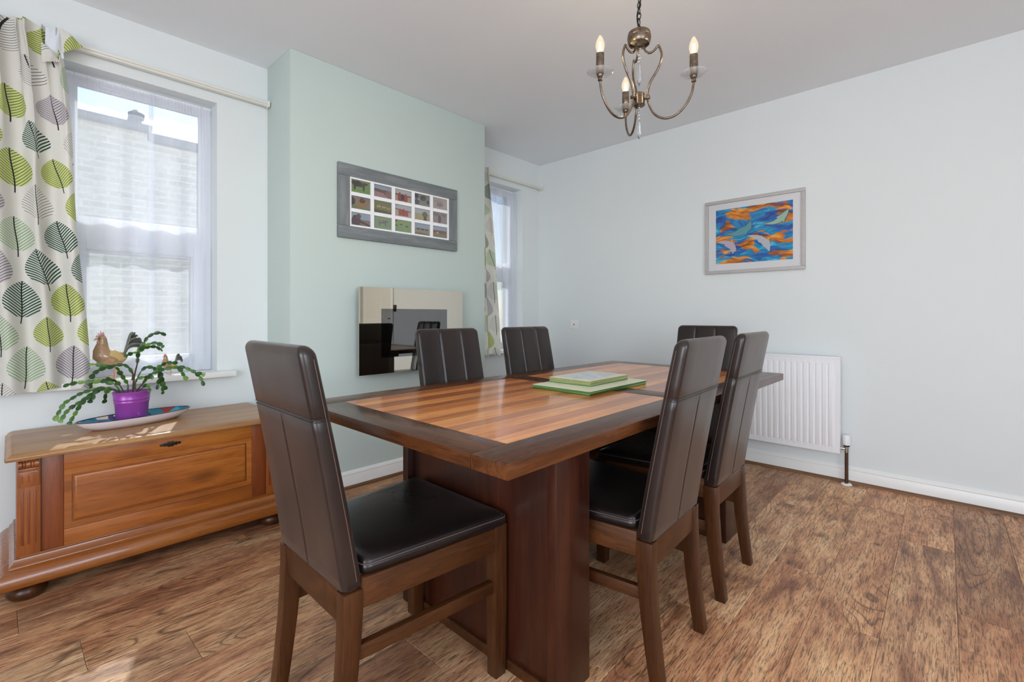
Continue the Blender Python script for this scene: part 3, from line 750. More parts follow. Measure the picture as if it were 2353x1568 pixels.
# ------------------------------------------------------------------ chairs
def round_poly(pts, r, n=4):
    out = []; N = len(pts)
    for i in range(N):
        p = Vector(pts[i]); a = (Vector(pts[i-1])-p).normalized(); b = (Vector(pts[(i+1) % N])-p).normalized()
        for k in range(n+1):
            t = k/n; q0 = p+a*r; q1 = p+b*r
            out.append(tuple(q0*(1-t)**2+p*2*t*(1-t)+q1*t*t))
    return out
def make_chair():
    c = thing('dining_chair', '', 'chair', (0, 0, 0), 'leather dining chairs')
    zb, zt, lean, hw = .415, .984, .099, .1865
    def lv(z): s = max(0, (z-zb)/(zt-zb)); return -lean*(s**1.12)
    def th(z): s = max(0, (z-zb)/(zt-zb)); return .05-.011*s
    def ring(z, ins=0, insv=0, groove=True, puff=.003):
        h = hw-.004*max(0, (z-zb)/(zt-zb))-ins; T = th(z); v0 = insv; v1 = T-insv; r = min(.014, (v1-v0)*.45); rf = min(.011, (v1-v0)*.4)
        gd = .003 if (groove and z < .812) else 0.0
        P = []
        for a in range(5):   # rear left corner
            A = PI+a*PI/8; P.append((-h+r+r*math.cos(A), v0+r+r*math.sin(A)))
        for u in (-.1, -.04, -.012, -.004): P.append((u*h/hw, v0))
        P.append((0, v0+gd))
        for u in (.004, .012, .04, .1): P.append((u*h/hw, v0))
        for a in range(5):
            A = 1.5*PI+a*PI/8; P.append((h-r+r*math.cos(A), v0+r+r*math.sin(A)))
        for a in range(4):
            A = a*PI/6; P.append((h-rf+rf*math.cos(A), v1-rf+rf*math.sin(A)))
        gf = .0045 if groove else 0
        for u in (.12, .076, .0675, .064, .0605, .052, .03, 0, -.03, -.052, -.0605, -.064, -.0675, -.076, -.12):
            d = -gf if abs(abs(u)-.064) < .001 else (puff if abs(u) in (.12, .03, 0) else (puff*.8 if abs(u) in (.076, .052) else 0))
            P.append((u*h/hw, v1+d))
        for a in range(4):
            A = PI/2+a*PI/6; P.append((-h+rf+rf*math.cos(A), v1-rf+rf*math.sin(A)))
        o = lv(z); return [(u, v+o, z) for u, v in P]
    L = [ring(zb, .006, .006), ring(zb+.004, .001, .001)]+[ring(z) for z in (.45, .5, .56, .62, .68, .74, .79, .815)]
    rs_ = ring(.8185); L += [[(x*(.993 if abs(x) > .15 else 1), y+(.0018 if y < lv(.8185)+.02 else 0), z) for x, y, z in rs_], ring(.822)]+[ring(z) for z in (.86, .9, .935, zt-.024)]
    for k in range(1, 7):
        a = k/6*PI/2; L.append(ring(zt-.024+.024*math.sin(a), .026*(1-math.cos(a)), .0175*(1-math.cos(a)), k < 5, .003*(1-k/6)))
    g = G().loft(L); back = build(g, 'backrest', 'leather', c, smooth=50)
    for sgn in (-1, 1):
        pts = []
        for i in range(16):
            z = zb+.02+(zt-.05-zb)*i/15; pts.append((sgn*(hw-.004*max(0, (z-zb)/(zt-zb))+.0002), lv(z)+th(z)*.72, z))
        build(G().tube(pts, .0011, 6), 'side_seam', 'stitch', back)
    for dz in (-.0035, .0035):
        r = ring(.8185+dz, -.0007, -.0007, False, 0); n5 = r[22:27]; pts = [r[-1]]+r[0:19]+r[19:22]
        build(G().tube([p for p in pts if p[1] < lv(.8185)+th(.8185)*.8], .0012, 6, cap=True), 'yoke_seam', 'leather', back)
    # seat cushion
    def so(ins): return round_poly([(-.184+ins*.9, .05+ins*.3), (.184-ins*.9, .05+ins*.3), (.231-ins, .485-ins), (-.231+ins, .485-ins)], .024)
    L = [[(x, y, z) for x, y in so(i)] for z, i in ((.437, .006), (.440, .0), (.452, -.002), (.4615, 0), (.463, .003), (.466, .0035), (.4725, .009), (.4775, .022), (.481, .05), (.4825, .1), (.483, .15))]
    seat = build(G().loft(L), 'seat', 'leather_seat_shaded', c, smooth=60)
    pr = [(x, y, .4625) for x, y in so(-.0005)]; build(G().tube(pr+[pr[0]], .0016, 6, cap=False), 'seat_piping', 'stitch', seat)
    # frame
    for sgn in (-1, 1):
        x = .2055*sgn
        g = G(); sec = lambda z, a, b: [(x-a, .4635-b, z), (x+a, .4635-b, z), (x+a, .4635+b, z), (x-a, .4635+b, z)]
        g.loft([sec(0, .019, .02), sec(.25, .021, .0225), sec(.44, .021, .0225)]); build(g, 'leg', 'dark_wood', c, .003)
        def rs(z, xc, v0, d): return [(xc-.019, v0, z), (xc+.019, v0, z), (xc+.019, v0+d, z), (xc-.019, v0+d, z)]
        g = G(); g.loft([rs(z, sgn*xc, v0, d) for z, xc, v0, d in ((0, .1715, -.03, .034), (.1, .1715, -.018, .038), (.2, .1718, -.008, .042), (.3, .172, -.002, .046), (.36, .172, 0, .048), (.414, .172, 0.0, .049))])
        build(g, 'leg', 'dark_wood', c, .003)
        def bar(nm, z0, z1, rx0, rx1, y0, y1, t, mt):
            g = G(); q = lambda z: [(sgn*(rx0-t), y0, z), (sgn*rx0, y0, z), (sgn*rx1, y1, z), (sgn*(rx1-t), y1, z)]
            g.loft([q(z0), q(z1)]); build(g, nm, mt, c, .002)
        bar('side_rail', .368, .437, .189, .2235, .047, .443, .022, 'dark_wood_y')
        bar('stretcher', .246, .281, .184, .217, .04, .443, .02, 'dark_wood_y')
    bx('front_rail', (-.186, .452, .368), (.186, .475, .437), 'dark_wood_y', c, .002)
    bx('rear_rail', (-.155, .004, .338), (.155, .034, .414), 'dark_wood_y', c, .002)
    return c
def copy_tree(o, parent=None):
    c = o.copy(); COL.objects.link(c); c.parent = parent
    for ch in list(o.children): copy_tree(ch, c)
    return c
chair0 = make_chair()
spots = [(-1.198, .518, 89.3, "brown leather dining chair at the table's near end with its seat in full view"),
         (-1.762, 1.48, -2.0, 'brown leather dining chair across the table, backed by the mirrored wall fire'),
         (-1.722, 2.014, -1.4, 'brown leather dining chair across the table, backed by the alcove window'),
         (-.629, 1.407, 183.5, 'brown leather dining chair beside the near pedestal, its whole back turned to view'),
         (-.656, 1.969, 182.5, 'brown leather dining chair with its back turned, standing in front of the radiator'),
         (-1.165, 2.965, -89, "brown leather dining chair at the table's far end, only its top edge showing")]
protos = []
for i, (x, y, a, lab) in enumerate(spots):
    o = chair0 if i == 0 else copy_tree(chair0)
    protos.append((o, x, y, a, lab))
for o, x, y, a, lab in protos:
    o.location = (x, y, 0); o.rotation_euler = (0, 0, math.radians(a-90)); o['label'] = lab

# ------------------------------------------------------------------ pine chest
CY0, CY1, CXF, CXB = .014, .94, -2.508, -3.0
ch = thing('blanket_chest', 'carved pine blanket chest on bun feet under the window', 'chest', ((CXF+CXB)/2, (CY0+CY1)/2, 0))
def orect(o, z, ob=None): return [(CXB-(.01 if ob is None else ob), CY0-o, z), (CXF+o, CY0-o, z), (CXF+o, CY1+o, z), (CXB-(.01 if ob is None else ob), CY1+o, z)]
bx('body', (CXB, CY0+.002, .15), (CXF-.012, CY1-.002, .517), 'pine_z', ch)
build(G().loft([orect(o, z) for z, o in ((.5175, .02), (.519, .026), (.5255, .029), (.5275, .024), (.5305, .0235), (.5375, .018), (.540, .013), (.542, .008), (.5425, .0))]), 'lid', 'pine_top', ch, smooth=28)
build(G().loft([orect(o, z) for z, o in ((.058, .028), (.062, .046), (.068, .051), (.082, .0525), (.098, .05), (.112, .041), (.122, .028), (.1265, .018), (.128, .017), (.134, .017), (.139, .012), (.146, .006), (.155, .004), (.1555, -.002))]), 'plinth', 'pine_plinth', ch, smooth=40)
for yy in (CY0+.03, CY1-.03):
    for xx in (CXF-.03, CXB+.06):
        build(G().lathe([(.035, .0), (.05, .006), (.058, .02), (.057, .036), (.046, .048), (.034, .0585)], (xx, yy, 0), 24, cap=(True, True)), 'bun_foot', 'dark_wood', ch, smooth=60)
xs = CXF-.012
for s0, s1 in ((CY0, .08), (.874, CY1)):
    pl = bx('pilaster', (xs-.002, s0+.001, .1552), (CXF+.002, s1-.001, .5172), 'pine_z', ch, .003)
    # scroll block
    g = G(); zc = .4975; n = 22
    for k in range(1):
        rings = []
        for i in range(n+1):
            y = s0+.006+(s1-s0-.012)*i/n; f = i/n
            r = .0145-.0028*(1 if abs(f-.22) < .03 or abs(f-.36) < .03 or abs(f-.64) < .03 or abs(f-.78) < .03 else 0)
            rings.append([(CXF+.002+r*.9*math.cos(a*PI/8), y, zc+r*math.sin(a*PI/8)) for a in range(16)])
        g.loft(rings)
    build(g, 'scroll', 'pine_z', pl, smooth=50)
    bx('scroll_base', (CXF+.001, s0+.004, .474), (CXF+.008, s1-.004, .482), 'pine_z', pl, .002)
    tab = round_poly([(s0+.004, .415), (s1-.004, .415), (s1-.004, .47), (s0+.004, .47)], .008)
    build(G().prism(tab, lambda a, b, d: (d, a, b), CXF+.001, CXF+.006), 'carved_tablet', 'pine_z', pl, .0015)
    for k in range(3):
        yy = s0+.0165+(s1-s0-.033)*k/2
        build(G().prism([(yy-.0022, .43), (yy+.0022, .43), (yy+.0022, .455), (yy, .459), (yy-.0022, .455)], lambda a, b, d: (d, a, b), CXF+.0045, CXF+.0065), 'carved_slot', 'pine_red', pl)
        build(G().prism([(yy-.004, .2), (yy+.004, .2), (yy+.004, .395), (yy, .402), (yy-.004, .395)], lambda a, b, d: (d, a, b), CXF+.001, CXF+.0028), 'flute', 'pine_red', pl, .0006)
for s0, s1 in ((.081, .142), (.812, .873)): bx('stile', (xs-.002, s0, .1552), (CXF-.006, s1, .5172), 'pine_red', ch, .0012)
bx('upper_rail', (xs-.002, .1425, .4525), (CXF-.004, .8115, .5172), 'pine_y', ch, .0015)
bx('lower_rail', (xs-.002, .1425, .1552), (CXF-.004, .8115, .2215), 'pine_y', ch, .0015)
rp = G(); q = lambda i, x: [(x, .1432+i, .2225+i), (x, .8108-i, .2225+i), (x, .8108-i, .4515-i), (x, .1432+i, .4515-i)]
rp.loft([q(0, xs-.002), q(0, xs+.0045), q(.022, xs+.0035), q(.0235, xs-.002), q(.0275, xs-.002), q(.029, xs+.006), q(.034, xs+.009), q(.038, xs+.0095)])
build(rp, 'raised_panel', 'pine_y', ch, smooth=25)
build(G().box((CXF-.006, CY0+.01, .1552), (CXF+.0035, CY1-.01, .162)), 'base_bead', 'pine_plinth', ch, .002)
esc = [(-.04, 0), (-.034, .006), (-.026, .004), (-.022, .009), (-.014, .006), (-.009, .012), (0, .009), (.009, .012), (.014, .006), (.022, .009), (.026, .004), (.034, .006), (.04, 0),
       (.034, -.006), (.026, -.004), (.022, -.009), (.014, -.006), (.009, -.012), (0, -.011), (-.009, -.012), (-.014, -.006), (-.022, -.009), (-.026, -.004), (-.034, -.006)]
ep = build(G().prism(esc, lambda a, b, d: (d, .482+a, .486+b), CXF-.0045, CXF-.0015), 'keyhole_plate', 'dark_metal', ch, .0006)
build(G().prism([(-.002, -.006), (.002, -.006), (.0012, .001), (.003, .004), (0, .007), (-.003, .004), (-.0012, .001)], lambda a, b, d: (d, .482+a, .486+b), CXF-.0016, CXF-.0011), 'keyhole', 'black_plastic', ep)

# ------------------------------------------------------------------ dish, cactus, roosters
DZ = .5428
da = math.radians(14)
dm = Matrix.Translation((-2.795, .408, DZ)) @ Matrix.Rotation(da, 4, 'Z')
ds = thing('oval_dish', 'oval white dish with blue and teal glaze on the chest', 'dish', (-2.795, .408, DZ))
def ell(a, b, z, n=40): return [(b*math.cos(2*PI*k/n), a*math.sin(2*PI*k/n)*(1-.0*abs(math.sin(2*PI*k/n))), z) for k in range(n)]
build(G().loft([ell(.15, .045, 0), ell(.165, .055, .001), ell(.203, .08, .02), ell(.221, .09, .038), ell(.224, .092, .044)], (True, False)).xf(dm), 'dish_body', 'ceramic_white', ds, smooth=60)
build(G().loft([ell(.2215, .0895, .0435), ell(.2, .075, .024), ell(.162, .053, .0072), ell(.08, .03, .0045)], (False, True)).xf(dm), 'glazed_well', 'dish_glaze', ds, smooth=60)
build(G().loft([ell(.2245, .0925, .043), ell(.225, .093, .0455), ell(.221, .089, .0458), ell(.2195, .0875, .043)], (False, False)).xf(dm), 'painted_rim', 'navy_glaze', ds, smooth=60)

PX, PY, PZ = -2.791, .388, DZ+.0082
pc = thing('potted_cactus', 'trailing christmas cactus in a purple metal pot on the oval dish', 'potted plant', (PX, PY, PZ))
prof = [(.0, 0), (.056, 0), (.058, .003), (.0655, .095), (.068, .098), (.0685, .102), (.0665, .105), (.067, .108), (.0695, .111), (.0705, .114), (.0685, .117), (.072, .142), (.074, .146), (.0725, .148), (.07, .145), (.0655, .112), (.06, .11)]
pm = Matrix.Translation((PX, PY, PZ)) @ Matrix.Rotation(.25, 4, 'Z')
build(G().lathe(prof[1:], (0, 0, 0), 36, .8, 1.0, cap=(True, False)).xf(pm), 'pot', 'purple_enamel', pc, smooth=50)
build(G().lathe([(.064, .118), (.05, .124), (.02, .128), (.001, .129)], (0, 0, 0), 20, .8, 1.0, cap=(False, True)).xf(pm), 'soil', 'soil', pc, smooth=60)
def segment_mesh():
    half = [(0, .05), (.1, .16), (.2, .36), (.27, .32), (.36, .47), (.47, .5), (.53, .43), (.63, .52), (.75, .47), (.8, .38), (.88, .34), (.96, .08)]
    L = .027; Wd = .0195; g = G()
    top = [(-w*Wd, t*L, 0) for t, w in half]; bot = [(w*Wd, t*L, 0) for t, w in half]; mid = [(0, t*L, .0016*math.sin(PI*min(1, max(0, t)))+.0004) for t, w in half]; mid2 = [(0, t*L, -.0012) for t, w in half]
    n = len(half); v = top+bot+mid+mid2; f = []
    for i in range(n-1):
        f += [(i, i+1, 2*n+i+1, 2*n+i), (2*n+i, 2*n+i+1, n+i+1, n+i), (n+i, n+i+1, 3*n+i+1, 3*n+i), (3*n+i, 3*n+i+1, i+1, i)]
    g.add(v, f); me = bpy.data.meshes.new('leaf_segment'); me.from_pydata(g.v, [], g.f); me.materials.append(MT['cactus'])
    bm = bmesh.new(); bm.from_mesh(me); bmesh.ops.recalc_face_normals(bm, faces=bm.faces[:]); bm.to_mesh(me); bm.free()
    for p in me.polygons: p.use_smooth = True
    me.set_sharp_from_angle(angle=math.radians(50)); return me
SEG = segment_mesh()
# branch courses: (height profile) as offsets from the pot, with depth given separately; woody = number of bare points at the start
BR = [([(0.381, 0.697), (0.387, 0.775), (0.397, 0.828), (0.4, 0.872), (0.403, 0.889), (0.422, 0.923), (0.433, 0.946), (0.461, 0.966), (0.489, 0.967), (0.507, 0.951)], 0, .02, 3),
([(0.403, 0.889), (0.43, 0.912), (0.458, 0.921), (0.481, 0.917), (0.492, 0.902)], .01, .06, 0), ([(0.403, 0.883), (0.427, 0.902), (0.464, 0.903), (0.489, 0.885)], .01, -.04, 0),
([(0.4, 0.883), (0.376, 0.877), (0.352, 0.865)], .01, .05, 0),
([(0.379, 0.755), (0.381, 0.785), (0.365, 0.817), (0.336, 0.833), (0.311, 0.821), (0.286, 0.827), (0.248, 0.839), (0.227, 0.835)], 0, -.03, 2), ([(0.316, 0.821), (0.276, 0.818), (0.246, 0.794), (0.239, 0.776)], -.01, .03, 0),
([(0.342, 0.702), (0.316, 0.745), (0.291, 0.764), (0.261, 0.76), (0.227, 0.764), (0.198, 0.764), (0.175, 0.76), (0.154, 0.753)], 0, -.05, 1),
([(0.336, 0.699), (0.311, 0.719), (0.281, 0.729), (0.241, 0.727), (0.217, 0.72), (0.193, 0.709), (0.17, 0.691), (0.152, 0.678), (0.143, 0.654), (0.133, 0.631), (0.125, 0.607)], .01, .05, 1),
([(0.271, 0.72), (0.241, 0.711), (0.222, 0.694), (0.198, 0.675), (0.175, 0.659), (0.161, 0.648), (0.154, 0.627), (0.143, 0.607)], .03, .08, 0), ([(0.241, 0.704), (0.217, 0.685), (0.205, 0.67), (0.193, 0.64), (0.179, 0.614), (0.17, 0.59)], .05, .1, 0),
([(0.389, 0.696), (0.416, 0.734), (0.441, 0.77), (0.478, 0.791), (0.515, 0.798), (0.551, 0.802), (0.581, 0.796), (0.612, 0.776), (0.634, 0.759), (0.65, 0.728), (0.659, 0.697)], 0, .06, 2),
([(0.551, 0.802), (0.566, 0.78), (0.575, 0.757), (0.587, 0.738)], .04, .07, 0), ([(0.624, 0.767), (0.643, 0.762), (0.662, 0.753)], .05, .07, 0),
([(0.467, 0.795), (0.484, 0.78), (0.481, 0.752), (0.475, 0.728), (0.469, 0.701)], -.02, -.03, 0), ([(0.478, 0.787), (0.489, 0.744), (0.492, 0.712), (0.492, 0.68)], -.02, -.04, 0), ([(0.481, 0.787), (0.495, 0.736), (0.504, 0.7)], -.03, -.05, 0),
([(0.395, 0.696), (0.416, 0.717), (0.438, 0.732), (0.441, 0.697)], .01, .07, 1), ([(0.363, 0.696), (0.363, 0.74), (0.35, 0.765), (0.331, 0.803), (0.324, 0.82)], .01, .06, 1), ([(0.352, 0.697), (0.336, 0.736), (0.316, 0.761), (0.291, 0.771)], .02, .08, 1),
([(0.342, 0.705), (0.298, 0.73), (0.288, 0.705), (0.283, 0.666)], -.01, -.05, 1), ([(0.316, 0.745), (0.253, 0.768), (0.236, 0.753), (0.239, 0.737)], -.01, -.06, 0), ([(0.389, 0.713), (0.395, 0.76), (0.427, 0.764), (0.455, 0.761)], .02, .07, 1),
([(0.392, 0.747), (0.411, 0.793), (0.43, 0.812), (0.458, 0.806), (0.467, 0.795)], 0, -.02, 1), ([(0.469, 0.795), (0.489, 0.818), (0.518, 0.825), (0.548, 0.821)], -.02, -.03, 0), ([(0.281, 0.732), (0.256, 0.728), (0.246, 0.697), (0.234, 0.673)], .03, .06, 0)]
for pts, d0, d1, woody in BR:
    P = []
    for i, (y, z) in enumerate(pts):
        X = PX+d0+(d1-d0)*i/(len(pts)-1); k = X/-2.72; P.append(Vector((X, y*k, 1.05+(z-1.05)*k)))
    C = catmull(P, 8)
    nb_ = max(2, woody*8+1)
    stem = build(G().tube(C[:max(nb_, len(C)//2 if not woody else nb_)], [(.0042-.0022*i/max(1, nb_)) if woody else .0011 for i in range(max(nb_, len(C)//2 if not woody else nb_))], 7), 'branch', 'stem_brown' if woody >= 2 else 'stem_green', pc, smooth=60)
    # segments along the remaining length
    acc = 0; start = woody*8 if woody < 2 else max(0, (woody-1)*8); i = start; L = .0235
    pos = C[i]
    while i < len(C)-1:
        j = i; q = C[j]
        while j < len(C)-1 and (C[j]-pos).length < L: j += 1
        q = C[j]; d = q-pos
        if d.length < .009: break
        yax = d.normalized(); side = Vector((rnd.uniform(.5, 1), rnd.uniform(-.5, .3), rnd.uniform(-.2, .6))); zax = (side-yax*side.dot(yax)).normalized(); xax = yax.cross(zax)
        o = bpy.data.objects.new('leaf_segment', SEG); COL.objects.link(o); o.parent = stem
        mat = Matrix((xax, yax, zax)).transposed().to_4x4(); k = min(1.2, max(.6, d.length/.024)); wq = rnd.uniform(.75, 1.15)
        mat = Matrix.Translation(pos-wloc(pc)) @ mat @ Matrix.Diagonal((wq, k*1.06, 1, 1)); o.matrix_local = mat
        pos = q; i = max(j, i+1)

def rooster(name, label, x, pts_scale, y0, z0, flip=1):
    """facing -Y; measured profile scaled about the feet"""
    sc = pts_scale
    r = thing(name, label, 'figurine', (x, y0+.06*sc, z0), 'rooster figurines on the sill')
    def P(y, z, dx=0): return (x+dx*sc, y0+y*sc, z0+z*sc)
    # body+neck+head : centre (y,z), radius across, half thickness in x, tangent angle
    spine = [(.128, .112, .008, .008), (.118, .108, .02, .016), (.1, .1, .032, .026), (.075, .098, .042, .034), (.05, .105, .046, .037), (.033, .122, .042, .034), (.03, .142, .032, .027), (.032, .162, .025, .021), (.034, .178, .02, .017), (.033, .192, .0185, .016), (.03, .203, .0165, .0145), (.026, .211, .01, .009), (.024, .214, .003, .003)]
    rings = []; n = len(spine)
    for i, (y, z, ra, rx) in enumerate(spine):
        a, b = spine[max(0, i-1)], spine[min(n-1, i+1)]; d = Vector((b[0]-a[0], b[1]-a[1])); d.normalize(); nn = Vector((-d.y, d.x))
        rings.append([P(y+nn.x*ra*math.cos(k*PI/8), z+nn.y*ra*math.cos(k*PI/8), rx*math.sin(k*PI/8)) for k in range(16)])
    build(G().loft(rings), 'body', 'rooster_body', r, smooth=80)
    # tail feathers
    for k in range(6):
        t = k/5; end = (.19+.02*math.sin(t*PI)-.045*t, .125+.085*t); ctrl = (.135+.005*t, .15+.06*t)
        pts = [P(.112+.012*t, .108+.02*t, (k % 2-.5)*.006), P(*ctrl, (k % 2-.5)*.014), P((ctrl[0]+end[0])/2+.012, (ctrl[1]+end[1])/2+.016*(1-.3*t), (k % 2-.5)*.016), P(*end, (k % 2-.5)*.012)]
        C = catmull(pts, 6); m = len(C)
        build(G().tube(C, [sc*(.007+.0075*math.sin(PI*min(1, i/m*1.05))**.8) for i in range(m)], 8, flat=.55), 'tail_feather', 'tail_grey', r, smooth=80)
    for s in (-1, 1):
        wr = []
        for i in range(9):
            t = i/8; y = .058+.062*t; z = .124-.028*t; ra = .024*math.sin(PI*(.12+.86*t))**.8
            wr.append([P(y, z+ra*math.cos(q*PI/6), s*(.031-.012*t+.006*abs(math.sin(q*PI/6))*(1 if math.sin(q*PI/6)*s > 0 else -1)*s)) for q in range(12)])
        build(G().loft(wr), 'wing', 'wing_yellow', r, smooth=80)
        build(G().tube([P(.085, .066, s*.014), P(.083, .035, s*.014), P(.082, .008, s*.014)], [.0068*sc, .0048*sc, .0045*sc], 8), 'leg', 'leg_pinkish', r, smooth=60)
        for a in (-.5, 0, .5): build(G().tube([P(.082, .006, s*.014), P(.06, .006, s*.014+a*.012), P(.046, .0035, s*.014+a*.022)], [.0045*sc, .004*sc, .002*sc], 6), 'toe', 'leg_pinkish', r, smooth=60)
        build(G().lathe([(.0005, -.003), (.0026, -.0015), (.0026, .0015), (.0005, .003)], P(.022, .199, s*.0145), 8, sc, sc), 'eye', 'black_plastic', r)
        build(G().tube([P(.02, .192, s*.005), P(.017, .18, s*.006), P(.019, .168, s*.005)], [.002*sc, .0055*sc, .003*sc], 8), 'wattle', 'comb_pink', r, smooth=60)
    comb = [(.008, .206), (.012, .216), (.016, .213), (.018, .228), (.023, .219), (.027, .238), (.032, .224), (.037, .231), (.042, .214), (.044, .2), (.03, .204)]
    build(G().prism(comb, lambda a, b, d: P(a, b, d), -.0032, .0032), 'comb', 'comb_pink', r, .0012*sc)
    build(G().tube([P(.02, .199), P(.008, .196), P(.001, .189)], [.0068*sc, .0045*sc, .0008*sc], 8), 'beak', 'beak_cream', r, smooth=60)
    return r
rooster('rooster_figurine', 'larger glazed tan rooster figurine standing on the window sill', XW-.012, 1.0, .277, ZS+.002)
rooster('rooster_figurine', 'small glazed rooster figurine on the sill near the net edge', XW-.006, .47, .548, ZS+.002)

# ------------------------------------------------------------------ chimney breast: photo frame and mirrored fire
FY0, FY1, FZ0, FZ1 = 1.336, 2.25, 1.516, 1.965
pf = thing('photo_frame', 'wide grey-washed frame of fifteen safari photographs on the green wall', 'photo frame', (XB, (FY0+FY1)/2, FZ0))
b = .074; xf0, xf1 = XB+.001, XB+.024
for nm, a, c, mt in (('frame_rail', (xf0, FY0, FZ1-b), (xf1, FY1, FZ1), 'grey_wash'), ('frame_rail', (xf0, FY0, FZ0), (xf1, FY1, FZ0+b), 'grey_wash'),
                     ('frame_stile', (xf0, FY0, FZ0+b), (xf1, FY0+b, FZ1-b), 'grey_wash_z'), ('frame_stile', (xf0, FY1-b, FZ0+b), (xf1, FY1, FZ1-b), 'grey_wash_z')): bx(nm, a, c, mt, pf, .004)
iy0, iy1, iz0, iz1 = FY0+b, FY1-b, FZ0+b, FZ1-b
bx('backing', (xf0, iy0, iz0), (xf0+.006, iy1, iz1), 'mount_white', pf)
cw, chh = (iy1-iy0)/5, (iz1-iz0)/3; ml = .0115
g = G()
for i in range(6):
    y = iy0+cw*i; g.box((xf0+.006, max(iy0, y-ml), iz0), (xf1-.004, min(iy1, y+ml), iz1))
for j in range(4):
    z = iz0+chh*j
    for i in range(5): g.box((xf0+.006, iy0+cw*i+(ml), max(iz0, z-ml)), (xf1-.005, iy0+cw*(i+1)-ml, min(iz1, z+ml)))
build(g, 'lattice', 'mount_white', pf, .0015, seg=1)
PCOL = {}
def pcol(c):
    k = 'photo_%d_%d_%d' % c
    if k not in MT: plain(k, lin(*[v+(255-v)*.2 for v in c]), .35, var=.12, bscale=120)
    return k
def blobp(cx, cy, rx, ry, n=14, w=0.12, sd=0):
    r = random.Random(sd+int(cx*97+cy*31)); return [(cx+rx*math.cos(2*PI*k/n)*(1+r.uniform(-w, w)), cy+ry*math.sin(2*PI*k/n)*(1+r.uniform(-w, w))) for k in range(n)]
def beast(x, y, s, d=1):
    return [(x+d*a*s, y+b_*s) for a, b_ in ((-.5, .25), (-.3, .38), (.1, .36), (.35, .42), (.52, .36), (.5, .22), (.36, .18), (.32, -.05), (.3, -.4), (.22, -.4), (.2, -.05), (-.2, -.06), (-.26, -.4), (-.34, -.4), (-.36, .0))]
def person_shape(x, y, s): return [(x+a*s, y+b_*s) for a, b_ in ((-.14, -.5), (-.16, 0), (-.2, .2), (-.08, .3), (-.08, .42), (0, .5), (.08, .42), (.08, .3), (.2, .2), (.16, 0), (.14, -.5))]
PH = {
 (0, 2): ((126, 176, 84), None, [((72, 64, 66), beast(.45, .55, .85)), ((52, 46, 50), blobp(.3, .78, .28, .2))]),
 (1, 2): ((150, 120, 104), ((168, 196, 220), .68), [((130, 74, 60), beast(.5, .45, .5)), ((92, 84, 74), blobp(.2, .6, .2, .12)), ((196, 150, 150), [(.0, 0), (.9, 0), (.5, .4), (0, .45)])]),
 (2, 2): ((214, 188, 160), ((226, 228, 226), .6), [((70, 78, 52), [(0, .56), (1, .5), (1, .6), (0, .66)]), ((178, 64, 52), person_shape(.32, .42, .75)), ((192, 84, 66), person_shape(.68, .4, .72)), ((72, 52, 60), person_shape(.5, .4, .6))]),
 (3, 2): ((142, 148, 120), None, [((72, 74, 104), blobp(.2, .3, .16, .25)), ((58, 58, 78), blobp(.15, .8, .16, .2)), ((66, 64, 84), blobp(.6, .7, .2, .25)), ((70, 70, 90), blobp(.9, .4, .1, .2)), ((230, 230, 226), blobp(.3, .52, .07, .05))]),
 (4, 2): ((214, 196, 186), None, [((160, 132, 130), blobp(.5, .45, .22, .22)), ((190, 166, 158), blobp(.4, .7, .35, .12))]),
 (0, 1): ((156, 140, 112), ((150, 134, 126), .75), [((186, 132, 76), blobp(.55, .5, .24, .38)), ((96, 62, 44), blobp(.6, .72, .16, .2)), ((60, 52, 48), blobp(.1, .6, .14, .3)), ((124, 146, 92), [(0, 0), (1, 0), (1, .12), (0, .26)])]),
 (1, 1): ((136, 138, 70), ((132, 142, 82), .7), [((222, 206, 160), beast(.3, .52, .26)), ((216, 196, 150), beast(.58, .5, .26)), ((210, 190, 140), beast(.84, .46, .24)), ((92, 88, 44), [(0, .0), (1, 0), (1, .2), (0, .3)])]),
 (2, 1): ((224, 194, 180), ((222, 226, 230), .6), [((96, 92, 70), [(0, .6), (1, .52), (1, .58), (0, .68)]), ((196, 74, 60), person_shape(.35, .4, .6)), ((186, 62, 52), person_shape(.55, .42, .62)), ((204, 86, 70), person_shape(.74, .38, .56))]),
 (3, 1): ((206, 190, 146), ((214, 224, 236), .62), [((206, 200, 132), blobp(.4, .42, .36, .2)), ((110, 104, 62), blobp(.7, .55, .18, .26)), ((88, 76, 52), [(.6, .02), (.84, .02), (.78, .4), (.66, .4)])]),
 (4, 1): ((176, 152, 156), None, [((104, 76, 92), blobp(.5, .4, .12, .38)), ((112, 120, 100), blobp(.25, .8, .25, .12)), ((120, 128, 104), blobp(.8, .8, .2, .12))]),
 (0, 0): ((150, 120, 110), ((178, 202, 228), .5), [((90, 66, 76), blobp(.28, .4, .26, .42)), ((110, 84, 88), blobp(.4, .75, .12, .2)), ((70, 50, 48), [(.4, .3), (1, .02), (1, .14), (.5, .42)])]),
 (1, 0): ((150, 186, 136), None, [((128, 122, 116), beast(.52, .5, .6)), ((160, 152, 140), blobp(.38, .66, .16, .1))]),
 (2, 0): ((152, 190, 116), None, [((72, 80, 72), beast(.12, .5, .18)), ((66, 72, 66), beast(.4, .62, .16)), ((70, 76, 70), beast(.75, .5, .2)), ((80, 92, 70), blobp(.08, .9, .1, .06))]),
 (3, 0): ((178, 160, 130), ((182, 206, 232), .6), [((66, 52, 50), beast(.28, .5, .22)), ((66, 52, 50), beast(.55, .48, .24)), ((66, 52, 50), beast(.8, .48, .22)), ((120, 128, 96), blobp(.5, .1, .5, .1))]),
 (4, 0): ((168, 120, 92), ((178, 204, 232), .68), [((120, 80, 64), blobp(.5, .5, .5, .14)), ((232, 222, 214), blobp(.36, .42, .07, .09)), ((126, 132, 100), blobp(.5, .08, .5, .1))]),
}
